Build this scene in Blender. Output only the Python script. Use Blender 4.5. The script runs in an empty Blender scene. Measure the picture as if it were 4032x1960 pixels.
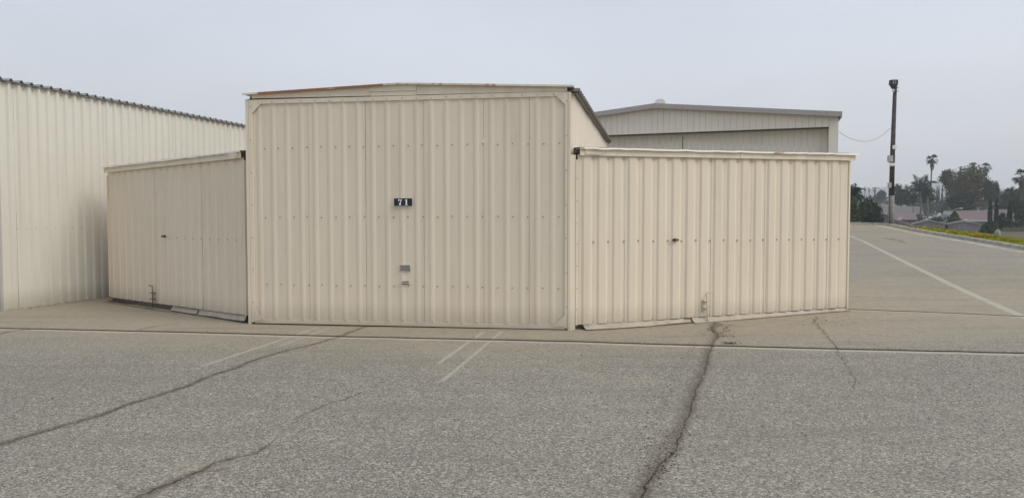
import bpy, bmesh, math, random
import numpy as np
from mathutils import Vector, Matrix
random.seed(7); np.random.seed(7)
S = bpy.context.scene
COL = S.collection
# ------------------------------------------------------------------ camera, light
cam = bpy.data.objects.new('camera', bpy.data.cameras.new('camera'))
COL.objects.link(cam)
cam.location = (0, 0, 1.65)
cam.rotation_euler = (math.radians(90 - 2.4), 0, 0)
cam.data.lens = 26.0; cam.data.sensor_width = 36.0
cam.data.clip_start = 0.05; cam.data.clip_end = 20000
S.camera = cam
SUN_EL, SUN_AZ = math.radians(47), math.radians(116)     # azimuth clockwise from +Y
W = bpy.data.worlds.new('World'); S.world = W; W.use_nodes = True
nt = W.node_tree; nt.nodes.clear()
out = nt.nodes.new('ShaderNodeOutputWorld'); bg = nt.nodes.new('ShaderNodeBackground')
sky = nt.nodes.new('ShaderNodeTexSky'); sky.sky_type = 'NISHITA'; sky.sun_disc = False
sky.sun_elevation = SUN_EL; sky.sun_rotation = SUN_AZ; sky.dust_density = 4; sky.air_density = 1.0
geo = nt.nodes.new('ShaderNodeTexCoord'); sep = nt.nodes.new('ShaderNodeSeparateXYZ')
nt.links.new(geo.outputs['Generated'], sep.inputs[0])
ramp = nt.nodes.new('ShaderNodeValToRGB')                # overcast veil
ramp.color_ramp.elements[0].position = 0.0; ramp.color_ramp.elements[0].color = (1.02, 1.0, .97, 1)
ramp.color_ramp.elements[1].position = 0.5; ramp.color_ramp.elements[1].color = (.45, .53, .67, 1)
e = ramp.color_ramp.elements.new(0.13); e.color = (.70, .715, .745, 1)
nt.links.new(sep.outputs['Z'], ramp.inputs[0])
cl = nt.nodes.new('ShaderNodeTexNoise'); cl.inputs['Scale'].default_value = 1.6; cl.inputs['Detail'].default_value = 4
mp = nt.nodes.new('ShaderNodeMapping'); mp.inputs['Scale'].default_value = (1, 1, 2.6)
nt.links.new(geo.outputs['Generated'], mp.inputs[0]); nt.links.new(mp.outputs[0], cl.inputs['Vector'])
mr = nt.nodes.new('ShaderNodeMapRange'); mr.inputs[1].default_value = .3; mr.inputs[2].default_value = .7
mr.inputs[3].default_value = 8.3; mr.inputs[4].default_value = 10.5
nt.links.new(cl.outputs[0], mr.inputs[0])
mul = nt.nodes.new('ShaderNodeVectorMath'); mul.operation = 'SCALE'
nt.links.new(ramp.outputs[0], mul.inputs[0]); nt.links.new(mr.outputs[0], mul.inputs['Scale'])
mix = nt.nodes.new('ShaderNodeMix'); mix.data_type = 'RGBA'; mix.inputs[0].default_value = .9
nt.links.new(sky.outputs[0], mix.inputs[6]); nt.links.new(mul.outputs[0], mix.inputs[7])
nt.links.new(mix.outputs[2], bg.inputs[0]); bg.inputs[1].default_value = 0.1
nt.links.new(bg.outputs[0], out.inputs[0])
sl = bpy.data.lights.new('sun', 'SUN'); sl.energy = 1.5; sl.angle = math.radians(35); sl.color = (1, .96, .9)
so = bpy.data.objects.new('sun', sl); COL.objects.link(so)
sd = Vector((math.sin(SUN_AZ)*math.cos(SUN_EL), math.cos(SUN_AZ)*math.cos(SUN_EL), math.sin(SUN_EL)))
so.rotation_euler = sd.to_track_quat('Z', 'Y').to_euler(); so.location = (20, -20, 40)
S.view_settings.view_transform = 'Standard'; S.view_settings.look = 'None'
S.view_settings.exposure = 0.36; S.view_settings.gamma = 1; S.view_settings.use_curve_mapping = False
S.render.engine = 'CYCLES'
S.cycles.max_bounces = 6; S.cycles.volume_bounces = 2

# ------------------------------------------------------------------ materials
def newmat(name, rough=.6, spec=.3, metal=0.0):
    m = bpy.data.materials.new(name); m.use_nodes = True
    b = m.node_tree.nodes['Principled BSDF']
    b.inputs['Roughness'].default_value = rough; b.inputs['Specular IOR Level'].default_value = spec
    b.inputs['Metallic'].default_value = metal
    return m, m.node_tree, b
def nd(t, typ, **kw):
    n = t.nodes.new(typ)
    for k, v in kw.items():
        if k.startswith('i_'):
            key = k[2:]; n.inputs[int(key) if key.isdigit() else key].default_value = v
        else: setattr(n, k, v)
    return n
def mixc(t, fac, a, b, mode='MIX'):
    n = t.nodes.new('ShaderNodeMix'); n.data_type = 'RGBA'; n.blend_type = mode
    for idx, v in ((0, fac), (6, a), (7, b)):
        if isinstance(v, bpy.types.NodeSocket): t.links.new(v, n.inputs[idx])
        elif idx == 0: n.inputs[0].default_value = v
        else: n.inputs[idx].default_value = (*v[:3], 1)
    return n.outputs[2]
def maprange(t, v, a, b, c=0., d=1.):
    n = t.nodes.new('ShaderNodeMapRange'); n.interpolation_type = 'SMOOTHSTEP'
    t.links.new(v, n.inputs[0])
    for i, x in enumerate((a, b, c, d)): n.inputs[i+1].default_value = x
    return n.outputs[0]
def noise(t, scale, detail=3, rough=.55, vec=None, sc=(1, 1, 1)):
    tc = nd(t, 'ShaderNodeNewGeometry'); m = nd(t, 'ShaderNodeMapping'); m.inputs['Scale'].default_value = sc
    t.links.new(vec if vec else tc.outputs['Position'], m.inputs[0])
    n = nd(t, 'ShaderNodeTexNoise', i_Scale=scale, i_Detail=detail, i_Roughness=rough)
    t.links.new(m.outputs[0], n.inputs['Vector']); return n.outputs[0]
def math_(t, op, a, b=None, clamp=False):
    n = t.nodes.new('ShaderNodeMath'); n.operation = op; n.use_clamp = clamp
    for i, v in enumerate((a, b)):
        if v is None: continue
        if isinstance(v, bpy.types.NodeSocket): t.links.new(v, n.inputs[i])
        else: n.inputs[i].default_value = v
    return n.outputs[0]
def bump(t, b, h, strength=.3, dist=.01, normal=None):
    n = nd(t, 'ShaderNodeBump', i_Strength=strength, i_Distance=dist)
    t.links.new(h, n.inputs['Height'])
    if normal: t.links.new(normal, n.inputs['Normal'])
    t.links.new(n.outputs[0], b.inputs['Normal']); return n.outputs[0]

def painted(name, col, dirt=(.30, .25, .18), amt=.16, rough=.5, spec=.35, rust=0., oil=.35):
    m, t, b = newmat(name, rough, spec)
    big = noise(t, .8, 4); streak = noise(t, 6, 4, .6, sc=(1, 1, .06)); fine = noise(t, 60, 3)
    k = maprange(t, streak, .42, .8, 0, amt)
    c = mixc(t, k, col, dirt)
    c = mixc(t, maprange(t, big, .3, .75, 0, .2), c, tuple(x*.82 for x in col))
    # splash dirt low on the wall
    g = nd(t, 'ShaderNodeNewGeometry'); s = nd(t, 'ShaderNodeSeparateXYZ'); t.links.new(g.outputs['Position'], s.inputs[0])
    zz = math_(t, 'ADD', s.outputs['Z'], math_(t, 'MULTIPLY', math_(t, 'SUBTRACT', fine, .5), .25))
    c = mixc(t, maprange(t, zz, .42, .02, 0, .42), c, (.27, .23, .17))
    drip = noise(t, 11, 5, .7, sc=(1, 1, .035)); c = mixc(t, maprange(t, drip, .60, .78, 0, .30 if amt < .5 else .1), c, (.36, .29, .20))
    spots = noise(t, 35, 2, .5)
    c = mixc(t, maprange(t, spots, .72, .78, 0, .35), c, dirt)
    if rust > 0:
        rn = noise(t, 2.2, 6, .7, sc=(1, 1, 1))
        c = mixc(t, maprange(t, rn, .62-.25*rust, .70-.25*rust, 0, 1), c, mixc(t, noise(t, 14, 4), (.20, .065, .04), (.50, .24, .09)))
    rn = nd(t, 'ShaderNodeObjectInfo')
    c = mixc(t, maprange(t, rn.outputs['Random'], 0, 1, 0, .07), c, tuple(x*.72 for x in col))
    t.links.new(c, b.inputs['Base Color'])
    oc = noise(t, 3.0, 2, .5, sc=(1, 1, .35)); n1 = bump(t, b, oc, oil, .012)
    bump(t, b, fine, .12, .001, n1)
    t.links.new(maprange(t, big, .2, .8, rough-.08, rough+.12), b.inputs['Roughness'])
    return m
BEIGE = (.81, .70, .535)
M = {}
M['beige'] = painted('beige_painted_steel', BEIGE)
M['beige_trim'] = painted('beige_painted_trim', (.83, .73, .56), amt=.22, rough=.5)
M['beige_rust'] = painted('rust_streaked_trim', (.83, .73, .56), rust=1.0, amt=.3)
M['beige_cap'] = painted('pale_cap_trim', (.80, .74, .61), rust=.12, amt=.25)
M['cream'] = painted('cream_painted_steel', (.715, .675, .575), amt=.12)
M['side_cream'] = painted('pale_beige_side_steel', (.79, .70, .57), amt=.12)
M['galv'] = painted('galvanised_roof_sheet', (.36, .35, .33), dirt=(.15, .135, .11), amt=.4, rough=.45)
M['greypaint'] = painted('pale_grey_painted_steel', (.82, .755, .64), dirt=(.32, .30, .26), amt=.10)
M['greyroof'] = painted('mauve_grey_roof_trim', (.41, .375, .35), dirt=(.2, .19, .18), amt=.2)
M['dark'] = painted('dark_gap_shade_and_seam', (.05, .045, .04), amt=.1)  # near-black: paints shade into open gaps, also used for door track and seam
M['skirt'] = painted('bent_beige_flashing', (.60, .52, .40), dirt=(.16, .11, .07), amt=.55, oil=.6)
M['screw'] = painted('weathered_screw_heads', (.30, .26, .20), amt=.3)

def simple(name, col, rough=.6, spec=.3, metal=0., var=.2, scale=4, bmp=0., emit=None):
    m, t, b = newmat(name, rough, spec, metal)
    c = mixc(t, maprange(t, noise(t, scale, 4), .3, .7), tuple(x*(1-var) for x in col), tuple(min(1, x*(1+var)) for x in col))
    t.links.new(c, b.inputs['Base Color'])
    if bmp: bump(t, b, noise(t, scale*6, 3), bmp, .01)
    return m
M['galv_brown'] = painted('brown_weathered_roof_sheet', (.20, .175, .15), dirt=(.08, .07, .055), amt=.4, rough=.6)
M['black'] = simple('black_plastic_plate', (.012, .012, .014), .35, .5)
M['white'] = simple('white_lettering', (.82, .82, .80), .5, var=.04)
M['handle'] = simple('dark_bronze_handle', (.05, .035, .028), .35, .6, .6)
M['steelrod'] = simple('painted_drop_rod', (.58, .51, .40), .45, .4)
M['browned'] = simple('rusty_dark_rod', (.16, .11, .075), .6, .4)
M['vent'] = simple('clear_grey_vent_glass', (.24, .245, .20), .75, .1)
M['concrete'] = simple('kerb_concrete', (.40, .365, .30), .85, .2, var=.22, scale=2.5, bmp=.3)
M['pole_wood'] = simple('dark_weathered_pole_wood', (.085, .072, .068), .85, .2, var=.35, scale=3, bmp=.4)
M['pole_base'] = simple('pale_grey_pole_sleeve', (.25, .23, .215), .85, .2, var=.25, scale=2, bmp=.3)
M['box_grey'] = simple('pale_grey_box_plastic', (.42, .42, .42), .5)
M['lamp_black'] = simple('black_floodlight_housing', (.02, .02, .025), .5)
M['wire'] = simple('overhead_wire', (.05, .05, .055), .6)
M['bark'] = simple('brown_tree_bark', (.10, .08, .065), .9, .1, var=.4, scale=3)
M['palebark'] = simple('pale_palm_trunk_bark', (.19, .17, .155), .9, .1, var=.35, scale=3)
M['twig'] = simple('grey_bare_twigs', (.165, .145, .14), .9, .1, var=.3, scale=2)
M['lilac'] = simple('lilac_grey_shed_siding', (.27, .235, .24), .8, .2, var=.07, scale=1)
M['lilac_trim'] = simple('pale_shed_trim', (.40, .37, .37), .7, .2, var=.05)
M['shed_roof'] = simple('grey_shed_shingles', (.25, .235, .24), .85, .2, var=.15, scale=3)
M['brown_wall'] = simple('tan_brown_house_wall', (.17, .14, .12), .85, .2, var=.1)
M['brown_roof'] = simple('brown_shingle_roof', (.17, .135, .125), .9, .15, var=.18, scale=5)
M['pink_roof'] = simple('pinkish_brown_shingle_roof', (.205, .15, .14), .9, .15, var=.15, scale=5)
M['grey_roof'] = simple('greyish_shingle_roof', (.18, .16, .15), .9, .15, var=.15, scale=5)
M['white_fascia'] = simple('white_eave_board', (.62, .62, .62), .6, var=.05)
M['shade_wall'] = simple('dim_house_wall', (.10, .09, .085), .85)
M['glass'] = simple('dark_window_glass', (.03, .035, .04), .1, .6)
M['silver'] = simple('silver_car_paint', (.42, .43, .44), .3, .6, .4, var=.03)
M['whitecar'] = simple('white_car_paint', (.72, .72, .72), .35, .5, var=.03)
M['darkcar'] = simple('dark_car_paint', (.06, .06, .07), .3, .5, var=.03)
M['tyre'] = simple('black_tyre_rubber', (.02, .02, .02), .8)
M['rock'] = simple('pale_boulder_stone', (.25, .255, .25), .9, .1, var=.25, scale=3, bmp=.4)
M['street'] = simple('dark_street_asphalt', (.085, .078, .088), .9, .1, var=.15, scale=.6)
M['fence_wood'] = simple('weathered_brown_boards', (.13, .10, .085), .9, .1, var=.3, scale=2)
M['hill'] = simple('distant_hill_scrub', (.075, .08, .07), 1, 0, var=.25, scale=.01)
def terrain_mat():
    m, t, b = newmat('valley_soil_and_grass', .95, .1)
    c = mixc(t, maprange(t, noise(t, .08, 5), .35, .65), (.13, .12, .075), (.085, .095, .05))
    c = mixc(t, maprange(t, noise(t, 1.7, 4), .4, .7, 0, .6), c, (.17, .135, .10))
    t.links.new(c, b.inputs['Base Color']); return m
M['terrain'] = terrain_mat()
def leafmat(name, c1, c2, c3=None, tr=.15):
    m, t, b = newmat(name, .9, .03)
    g = nd(t, 'ShaderNodeNewGeometry')
    n = noise(t, .35, 3)
    k = math_(t, 'ADD', math_(t, 'MULTIPLY', g.outputs['Random Per Island'], .6), math_(t, 'MULTIPLY', n, .5), True)
    r = nd(t, 'ShaderNodeValToRGB'); t.links.new(k, r.inputs[0])
    r.color_ramp.elements[0].color = (*c1, 1); r.color_ramp.elements[1].color = (*c2, 1)
    if c3: e = r.color_ramp.elements.new(.55); e.color = (*c3, 1)
    t.links.new(r.outputs[0], b.inputs['Base Color']); return m
M['lf_dark'] = leafmat('dark_evergreen_leaves', (.008, .02, .010), (.045, .08, .035))
M['lf_green'] = leafmat('mid_green_leaves', (.016, .038, .012), (.075, .125, .04))
M['lf_olive'] = leafmat('olive_brown_leaves', (.035, .036, .014), (.17, .14, .06), (.10, .092, .038))
M['lf_yellow'] = leafmat('yellowing_leaves', (.08, .07, .03), (.19, .16, .06))
M['lf_palm'] = leafmat('palm_frond_green', (.012, .032, .016), (.055, .09, .042))
M['lf_skirt'] = leafmat('dead_brown_palm_fronds', (.06, .048, .035), (.13, .10, .07))
M['lf_cypress'] = leafmat('cypress_leaves', (.01, .016, .01), (.035, .05, .025))
M['lf_far'] = leafmat('distant_tree_leaves', (.02, .034, .02), (.06, .085, .045))
M['lf_bush'] = leafmat('bright_bush_leaves', (.03, .055, .02), (.08, .12, .045))
M['lf_cover'] = leafmat('yellow_green_iceplant', (.18, .21, .03), (.62, .52, .09), (.40, .40, .05))
M['lf_coverbase'] = leafmat('iceplant_mat', (.08, .10, .02), (.2, .19, .05))
M['lf_orange'] = leafmat('orange_brown_iceplant', (.24, .11, .03), (.42, .24, .07))
M['debris'] = leafmat('dark_debris_bits', (.03, .022, .015), (.14, .10, .07))

# asphalt --------------------------------------------------------------
def asphalt_mat():
    m, t, b = newmat('old_sun_bleached_asphalt', .88, .18)
    def attr(n):
        a = nd(t, 'ShaderNodeAttribute'); a.attribute_name = n; return a.outputs['Fac']
    geo = nd(t, 'ShaderNodeNewGeometry'); pos = geo.outputs['Position']
    def voro(scale, out='Color', rnd=1):
        v = nd(t, 'ShaderNodeTexVoronoi', i_Scale=scale, i_Randomness=rnd); t.links.new(pos, v.inputs['Vector']); return v.outputs[out]
    n_big = noise(t, .22, 5, .55); n_mid = noise(t, 1.3, 5, .6); n_f = noise(t, 9, 4, .6)
    grain = noise(t, 95, 3, .75); grain2 = noise(t, 34, 4, .7)
    col = mixc(t, maprange(t, n_big, .33, .68), (.30, .274, .226), (.39, .355, .290))
    col = mixc(t, maprange(t, n_mid, .35, .7, 0, .5), col, (.255, .236, .202))
    # stones: pale and dark aggregate
    sr = nd(t, 'ShaderNodeSeparateColor'); t.links.new(voro(105), sr.inputs[0])
    col = mixc(t, maprange(t, sr.outputs[0], .74, .90, 0, .80), col, (.68, .64, .56))
    col = mixc(t, maprange(t, sr.outputs[1], .70, .90, 0, .85), col, (.09, .085, .075))
    sr2 = nd(t, 'ShaderNodeSeparateColor'); t.links.new(voro(58), sr2.inputs[0])
    col = mixc(t, maprange(t, sr2.outputs[0], .84, .94, 0, .7), col, (.64, .60, .52))
    col = mixc(t, maprange(t, sr2.outputs[2], .82, .94, 0, .65), col, (.12, .115, .105))
    col = mixc(t, maprange(t, grain, .40, .62, 0, .55), col, (.14, .135, .125))
    col = mixc(t, maprange(t, grain2, .45, .7, 0, .2), col, (.40, .375, .325))
    # pale tan dust that the wind leaves round the sheds
    dust = attr('dust')
    dk = math_(t, 'ADD', dust, math_(t, 'MULTIPLY', math_(t, 'SUBTRACT', n_mid, .5), .9))
    dcol = mixc(t, maprange(t, n_f, .3, .7), (.42, .365, .275), (.35, .305, .23))
    col = mixc(t, maprange(t, dk, .1, .85, 0, .8), col, dcol)
    # tyre and scuff darkening in long streaks
    st = noise(t, 1.3, 4, .6, sc=(.22, 1.9, 1))
    col = mixc(t, maprange(t, st, .48, .70, 0, .30), col, (.20, .186, .162))
    blot = noise(t, .75, 6, .65)
    col = mixc(t, maprange(t, blot, .55, .72, 0, .45), col, (.40, .355, .28))
    col = mixc(t, maprange(t, noise(t, 2.3, 5, .7), .62, .72, 0, .35), col, (.17, .155, .13))
    # loose grit and soil along the wide seam
    dz = math_(t, 'ADD', attr('dirt'), math_(t, 'MULTIPLY', math_(t, 'SUBTRACT', noise(t, 7, 5, .7), .5), 2.2))
    gr = maprange(t, noise(t, 40, 4, .85), .42, .58, .12, 1)
    col = mixc(t, math_(t, 'MULTIPLY', maprange(t, dz, 1.3, .1, 0, .85), gr), col, (.115, .092, .066))
    # faint paint
    pn = noise(t, 22, 4, .7)
    pd = math_(t, 'ADD', attr('paint'), math_(t, 'MULTIPLY', math_(t, 'SUBTRACT', pn, .5), 1.8))
    col = mixc(t, maprange(t, pd, 1.2, .4, 0, .62), col, (.50, .475, .42))
    # concrete ribbon along joints
    rib = math_(t, 'ADD', attr('ribbon'), math_(t, 'MULTIPLY', math_(t, 'SUBTRACT', n_f, .5), .35))
    col = mixc(t, maprange(t, rib, 1.08, .92, 0, .85), col, mixc(t, grain2, (.43, .395, .325), (.54, .50, .42)))
    # cracks
    def signed(n, lim):
        a = math_(t, 'ABSOLUTE', attr(n+'_signed')); far = math_(t, 'GREATER_THAN', attr(n), lim)
        return math_(t, 'ADD', a, math_(t, 'MULTIPLY', far, 30.0))
    jn = noise(t, 14, 5, .75); jn2 = noise(t, 5, 3, .6)
    ck = math_(t, 'ADD', signed('crack', 9), math_(t, 'MULTIPLY', math_(t, 'SUBTRACT', jn, .5), 2.6))
    halo = maprange(t, ck, 8.5, .6, 0, .75)
    col = mixc(t, math_(t, 'MULTIPLY', halo, math_(t, 'MULTIPLY', maprange(t, jn2, .3, .6, .5, 1), maprange(t, noise(t, 45, 3, .8), .38, .6, .3, 1))), col, (.115, .09, .066))
    core = math_(t, 'MULTIPLY', maprange(t, ck, 1.25, .1, 0, .85), maprange(t, noise(t, 18, 5, .85), .40, .60, .12, 1))
    col = mixc(t, core, col, (.032, .025, .019))
    jd = math_(t, 'ADD', signed('joint', 6), math_(t, 'MULTIPLY', math_(t, 'SUBTRACT', jn, .5), 1.3))
    col = mixc(t, maprange(t, jd, 1.7, .7, 0, .95), col, (.028, .022, .017))  # dark joint, painted wider to take in the shade of the slab step
    # loose specks
    sp = voro(5.5, 'Distance'); spc = nd(t, 'ShaderNodeSeparateColor'); t.links.new(voro(5.5), spc.inputs[0])
    k = math_(t, 'MULTIPLY', maprange(t, sp, .11, .07), maprange(t, spc.outputs[0], .80, .82))
    col = mixc(t, math_(t, 'MULTIPLY', k, .7), col, (.05, .04, .03))
    col = mixc(t, 1.0, col, (.98, .945, .88), 'MULTIPLY')
    t.links.new(col, b.inputs['Base Color'])
    h = math_(t, 'ADD', math_(t, 'MULTIPLY', voro(105, 'Distance'), -.5), grain)
    n1 = bump(t, b, h, .75, .006)
    bump(t, b, math_(t, 'MULTIPLY', core, -1), .8, .012, n1)
    return m
M['asphalt'] = asphalt_mat()

# ------------------------------------------------------------------ object helpers
def link(o, parent=None, loc=None):
    COL.objects.link(o)
    if parent is not None: o.parent = parent
    return o
def thing(name, loc, label, cat, group=None):
    o = bpy.data.objects.new(name, None); o.location = loc; o.empty_display_size = .2
    COL.objects.link(o); o['label'] = label; o['category'] = cat
    if group: o['group'] = group
    return o
def tag(o, label=None, cat=None, group=None, kind=None):
    if label: o['label'] = label
    if cat: o['category'] = cat
    if group: o['group'] = group
    if kind: o['kind'] = kind
    return o
def root_loc(p):
    v = Vector((0, 0, 0))
    while p is not None: v += p.location; p = p.parent
    return v
class MB:
    """collects geometry in world coordinates"""
    def __init__(s): s.v = []; s.f = []; s.m = []; s.cur = 0
    def add(s, vs, fs):
        n = len(s.v); s.v.extend([tuple(v) for v in vs]); s.f.extend([tuple(i+n for i in f) for f in fs]); s.m.extend([s.cur]*len(fs))
    def box(s, c, size, u=Vector((1, 0, 0)), w=Vector((0, 0, 1))):
        u = Vector(u).normalized(); w = Vector(w).normalized(); d = w.cross(u)
        c = Vector(c); a, b, h = [x/2 for x in size]
        vs = [c + u*i*a + d*j*b + w*k*h for k in (-1, 1) for j in (-1, 1) for i in (-1, 1)]
        s.add(vs, [(0, 2, 3, 1), (4, 5, 7, 6), (0, 1, 5, 4), (2, 6, 7, 3), (0, 4, 6, 2), (1, 3, 7, 5)])
    def prism(s, pts, off):
        """closed polygon pts (3D list) extruded by vector off"""
        n = len(pts); pts = [Vector(p) for p in pts]; off = Vector(off)
        s.add(pts + [p+off for p in pts], [tuple(range(n))[::-1], tuple(range(n, 2*n))] + [(i, (i+1) % n, n+(i+1) % n, n+i) for i in range(n)])
    def tube(s, pts, r, n=6, caps=True):
        pts = [Vector(p) for p in pts]; rs = r if isinstance(r, (list, tuple)) else [r]*len(pts)
        rings = []
        for i, p in enumerate(pts):
            d = (pts[min(i+1, len(pts)-1)] - pts[max(i-1, 0)]).normalized()
            a = d.cross(Vector((0, 0, 1)) if abs(d.z) < .95 else Vector((1, 0, 0))).normalized(); b = d.cross(a)
            rings.append([p + (a*math.cos(2*math.pi*k/n) + b*math.sin(2*math.pi*k/n))*rs[i] for k in range(n)])
        fs = []
        for i in range(len(pts)-1):
            for k in range(n): fs.append((i*n+k, i*n+(k+1) % n, (i+1)*n+(k+1) % n, (i+1)*n+k))
        if caps: fs += [tuple(range(n))[::-1], tuple((len(pts)-1)*n+k for k in range(n))]
        s.add([v for r_ in rings for v in r_], fs)
    def build(s, name, mat, parent=None, smooth=False):
        me = bpy.data.meshes.new(name); rl = root_loc(parent)
        me.from_pydata([(v[0]-rl.x, v[1]-rl.y, v[2]-rl.z) for v in s.v], [], s.f)
        for mm in (mat if isinstance(mat, (list, tuple)) else [mat]): me.materials.append(mm)
        if isinstance(mat, (list, tuple)): me.polygons.foreach_set('material_index', s.m)
        if smooth: me.polygons.foreach_set('use_smooth', [True]*len(me.polygons))
        bm = bmesh.new(); bm.from_mesh(me); bmesh.ops.recalc_face_normals(bm, faces=bm.faces); bm.to_mesh(me); bm.free()
        me.update()
        return link(bpy.data.objects.new(name, me), parent)

class Wall:
    """a wall frame: P0 -> P1 in plan, outward normal n; at(u, out, z)"""
    def __init__(s, p0, p1, flip=False):
        s.p0 = Vector((*p0, 0)); s.p1 = Vector((*p1, 0)); s.L = (s.p1-s.p0).length
        s.u = (s.p1-s.p0)/s.L; s.n = Vector((s.u.y, -s.u.x, 0))
        if flip: s.n = -s.n
    def at(s, u, o, z): return s.p0 + s.u*u + s.n*o + Vector((0, 0, z))
    def box(s, mb, u0, u1, o0, o1, z0, z1, z0b=None, z1b=None):
        z0b = z0 if z0b is None else z0b; z1b = z1 if z1b is None else z1b
        vs = [s.at(u0, o0, z0), s.at(u1, o0, z0b), s.at(u1, o1, z0b), s.at(u0, o1, z0), s.at(u0, o0, z1), s.at(u1, o0, z1b), s.at(u1, o1, z1b), s.at(u0, o1, z1)]
        mb.add(vs, [(0, 1, 2, 3), (4, 7, 6, 5), (0, 4, 5, 1), (1, 5, 6, 2), (2, 6, 7, 3), (3, 7, 4, 0)])
def rib_profile(a, b, pitch, phase, top, flank, out, groove=True, mid=None):
    """list of (u, out) of the trapezoid-ribbed sheet between a and b; rib centres at phase + k*pitch"""
    pts = [(a, 0.)]
    k0 = math.ceil((a-phase)/pitch - .5); c = phase + k0*pitch
    while c - top/2 - flank < b - .005:
        l0, l1, r1, r0 = c-top/2-flank, c-top/2, c+top/2, c+top/2+flank
        if l0 > a+.003 and r0 < b-.003: pts += [(l0, 0), (l1, out), (r1, out), (r0, 0)]
        if mid:
            m_ = c + mid
            if a+.01 < m_ < b-.01 and m_ > pts[-1][0]+.004: pts += [(m_-.004, 0), (m_, .004), (m_+.004, 0)]
        c += pitch
    pts.append((b, 0.)); return pts
def sheet(wall, name, mat, parent, prof, z0, z1, off=0., thick=.004, rows=5, wav=.0025):
    mb = MB(); n = len(prof); ph = random.uniform(0, 9)
    vs = []
    for side in (0, 1):
        for r in range(rows+1):
            for (u, o) in prof:
                a, b = z0(u), z1(u); z = a + (b-a)*r/rows
                w = wav*math.sin(u*5.1+z*2.3+ph)*math.sin(z*3.1+ph*1.7)
                vs.append(wall.at(u, off + o + w - side*thick, z))
    R = rows+1; fs = []
    for r in range(rows):
        for i in range(n-1):
            a = r*n+i; fs.append((a, a+1, a+n+1, a+n)); q = R*n; fs.append((q+a, q+a+n, q+a+n+1, q+a+1))
    q = R*n
    for i in range(n-1):
        fs.append((i, q+i, q+i+1, i+1)); t = rows*n; fs.append((t+i, t+i+1, q+t+i+1, q+t+i))
    for r in range(rows):
        a = r*n; fs.append((a, a+n, q+a+n, q+a)); a = r*n+n-1; fs.append((a, q+a, q+a+n, a+n))
    mb.add(vs, fs)
    return mb.build(name, mat, parent)
def sheets(wall, mat, parent, u0, u1, pitch, phase, top, flank, out, z0, z1, per=4, name='cladding_sheet', off=0., mid=None, lap=.0035, cuts=None, thick=.004):
    if cuts is None:
        cuts = []; c = phase + pitch/2
        while c < u0 + .15: c += pitch
        first = True
        while c < u1 - pitch*.9: cuts.append(c); c += pitch*per
    cuts = [u0] + list(cuts) + [u1]
    for i in range(len(cuts)-1):
        prof = rib_profile(cuts[i]+(.002 if i else 0), cuts[i+1]-.002 if i < len(cuts)-2 else cuts[i+1], pitch, phase, top, flank, out, mid=mid)
        sheet(wall, name, mat, parent, prof, z0, z1, off=off+lap*(i % 2), thick=thick)
def screw_rows(wall, parent, us, zs, off, r=.007):
    mb = MB()
    for u in us:
        for zf in zs:
            z = zf(u) + random.uniform(-.008, .008); uu = u + random.uniform(-.008, .008)
            c = wall.at(uu, off, z)
            pts = [c + wall.u*r*math.cos(a) + Vector((0, 0, r*math.sin(a))) for a in [k*math.pi/3 for k in range(6)]]
            mb.prism(pts, wall.n*.006)
    o = mb.build('screw_heads', M['screw'], parent); o['kind'] = 'stuff'; return o

def gz(x, y):
    w = min(1, max(0, (x-1)/5)); w = w*w*(3-2*w)
    return .035*1.5*math.log1p(math.exp(min(40, (y-10)/1.5)))*w

# ------------------------------------------------------------------ asphalt apron
def smoothpoly(pts, seg, jit, seed):
    rs = np.random.RandomState(seed); P = []
    for (x0, y0), (x1, y1) in zip(pts[:-1], pts[1:]):
        L = math.hypot(x1-x0, y1-y0); n = max(1, int(L/seg))
        for i in range(n):
            f = i/n; P.append((x0+(x1-x0)*f+rs.normal(0, jit), y0+(y1-y0)*f+rs.normal(0, jit)))
    P.append(pts[-1]); return P
def dist_to(X, Y, P, signed=False):
    D = np.full(X.shape, 1e3); T = np.zeros(X.shape); n = len(P)-1
    for i in range(n):
        ax, ay = P[i]; bx, by = P[i+1]; dx, dy = bx-ax, by-ay; L2 = dx*dx+dy*dy+1e-12
        sel = (X > min(ax, bx)-1) & (X < max(ax, bx)+1) & (Y > min(ay, by)-1) & (Y < max(ay, by)+1)
        if not sel.any(): continue
        xs, ys = X[sel], Y[sel]; t = np.clip(((xs-ax)*dx+(ys-ay)*dy)/L2, 0, 1)
        d = np.hypot(xs-ax-t*dx, ys-ay-t*dy)
        if signed: d = d*np.where((dx*(ys-ay)-dy*(xs-ax)) > 0, 1, -1)
        o = D[sel]; m = np.abs(d) < np.abs(o); o[m] = d[m]; D[sel] = o
        tt = T[sel]; tt[m] = (i+t[m])/n; T[sel] = tt
    return D, T
CURB = [(15.2, -20), (15.6, 2), (16.1, 14), (16.9, 21), (17.7, 25.55), (18.35, 28.28), (18.92, 30.83), (19.52, 33.68), (20.13, 36.19), (20.9, 39.11),
        (21.75, 42.0), (22.2, 43.9), (21.9, 45.3), (20.9, 46.0), (18, 46.5), (8, 47.1), (-10, 48), (-45, 50)]
def catmull(P, n):
    out_ = []
    for i in range(len(P)-1):
        p0 = P[max(i-1, 0)]; p1 = P[i]; p2 = P[i+1]; p3 = P[min(i+2, len(P)-1)]
        for k in range(n):
            t = k/n
            out_.append(tuple(.5*((2*p1[j]) + (-p0[j]+p2[j])*t + (2*p0[j]-5*p1[j]+4*p2[j]-p3[j])*t*t + (-p0[j]+3*p1[j]-3*p2[j]+p3[j])*t**3) for j in (0, 1)))
    out_.append(P[-1]); return out_
CV = catmull(CURB, 6)
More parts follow.
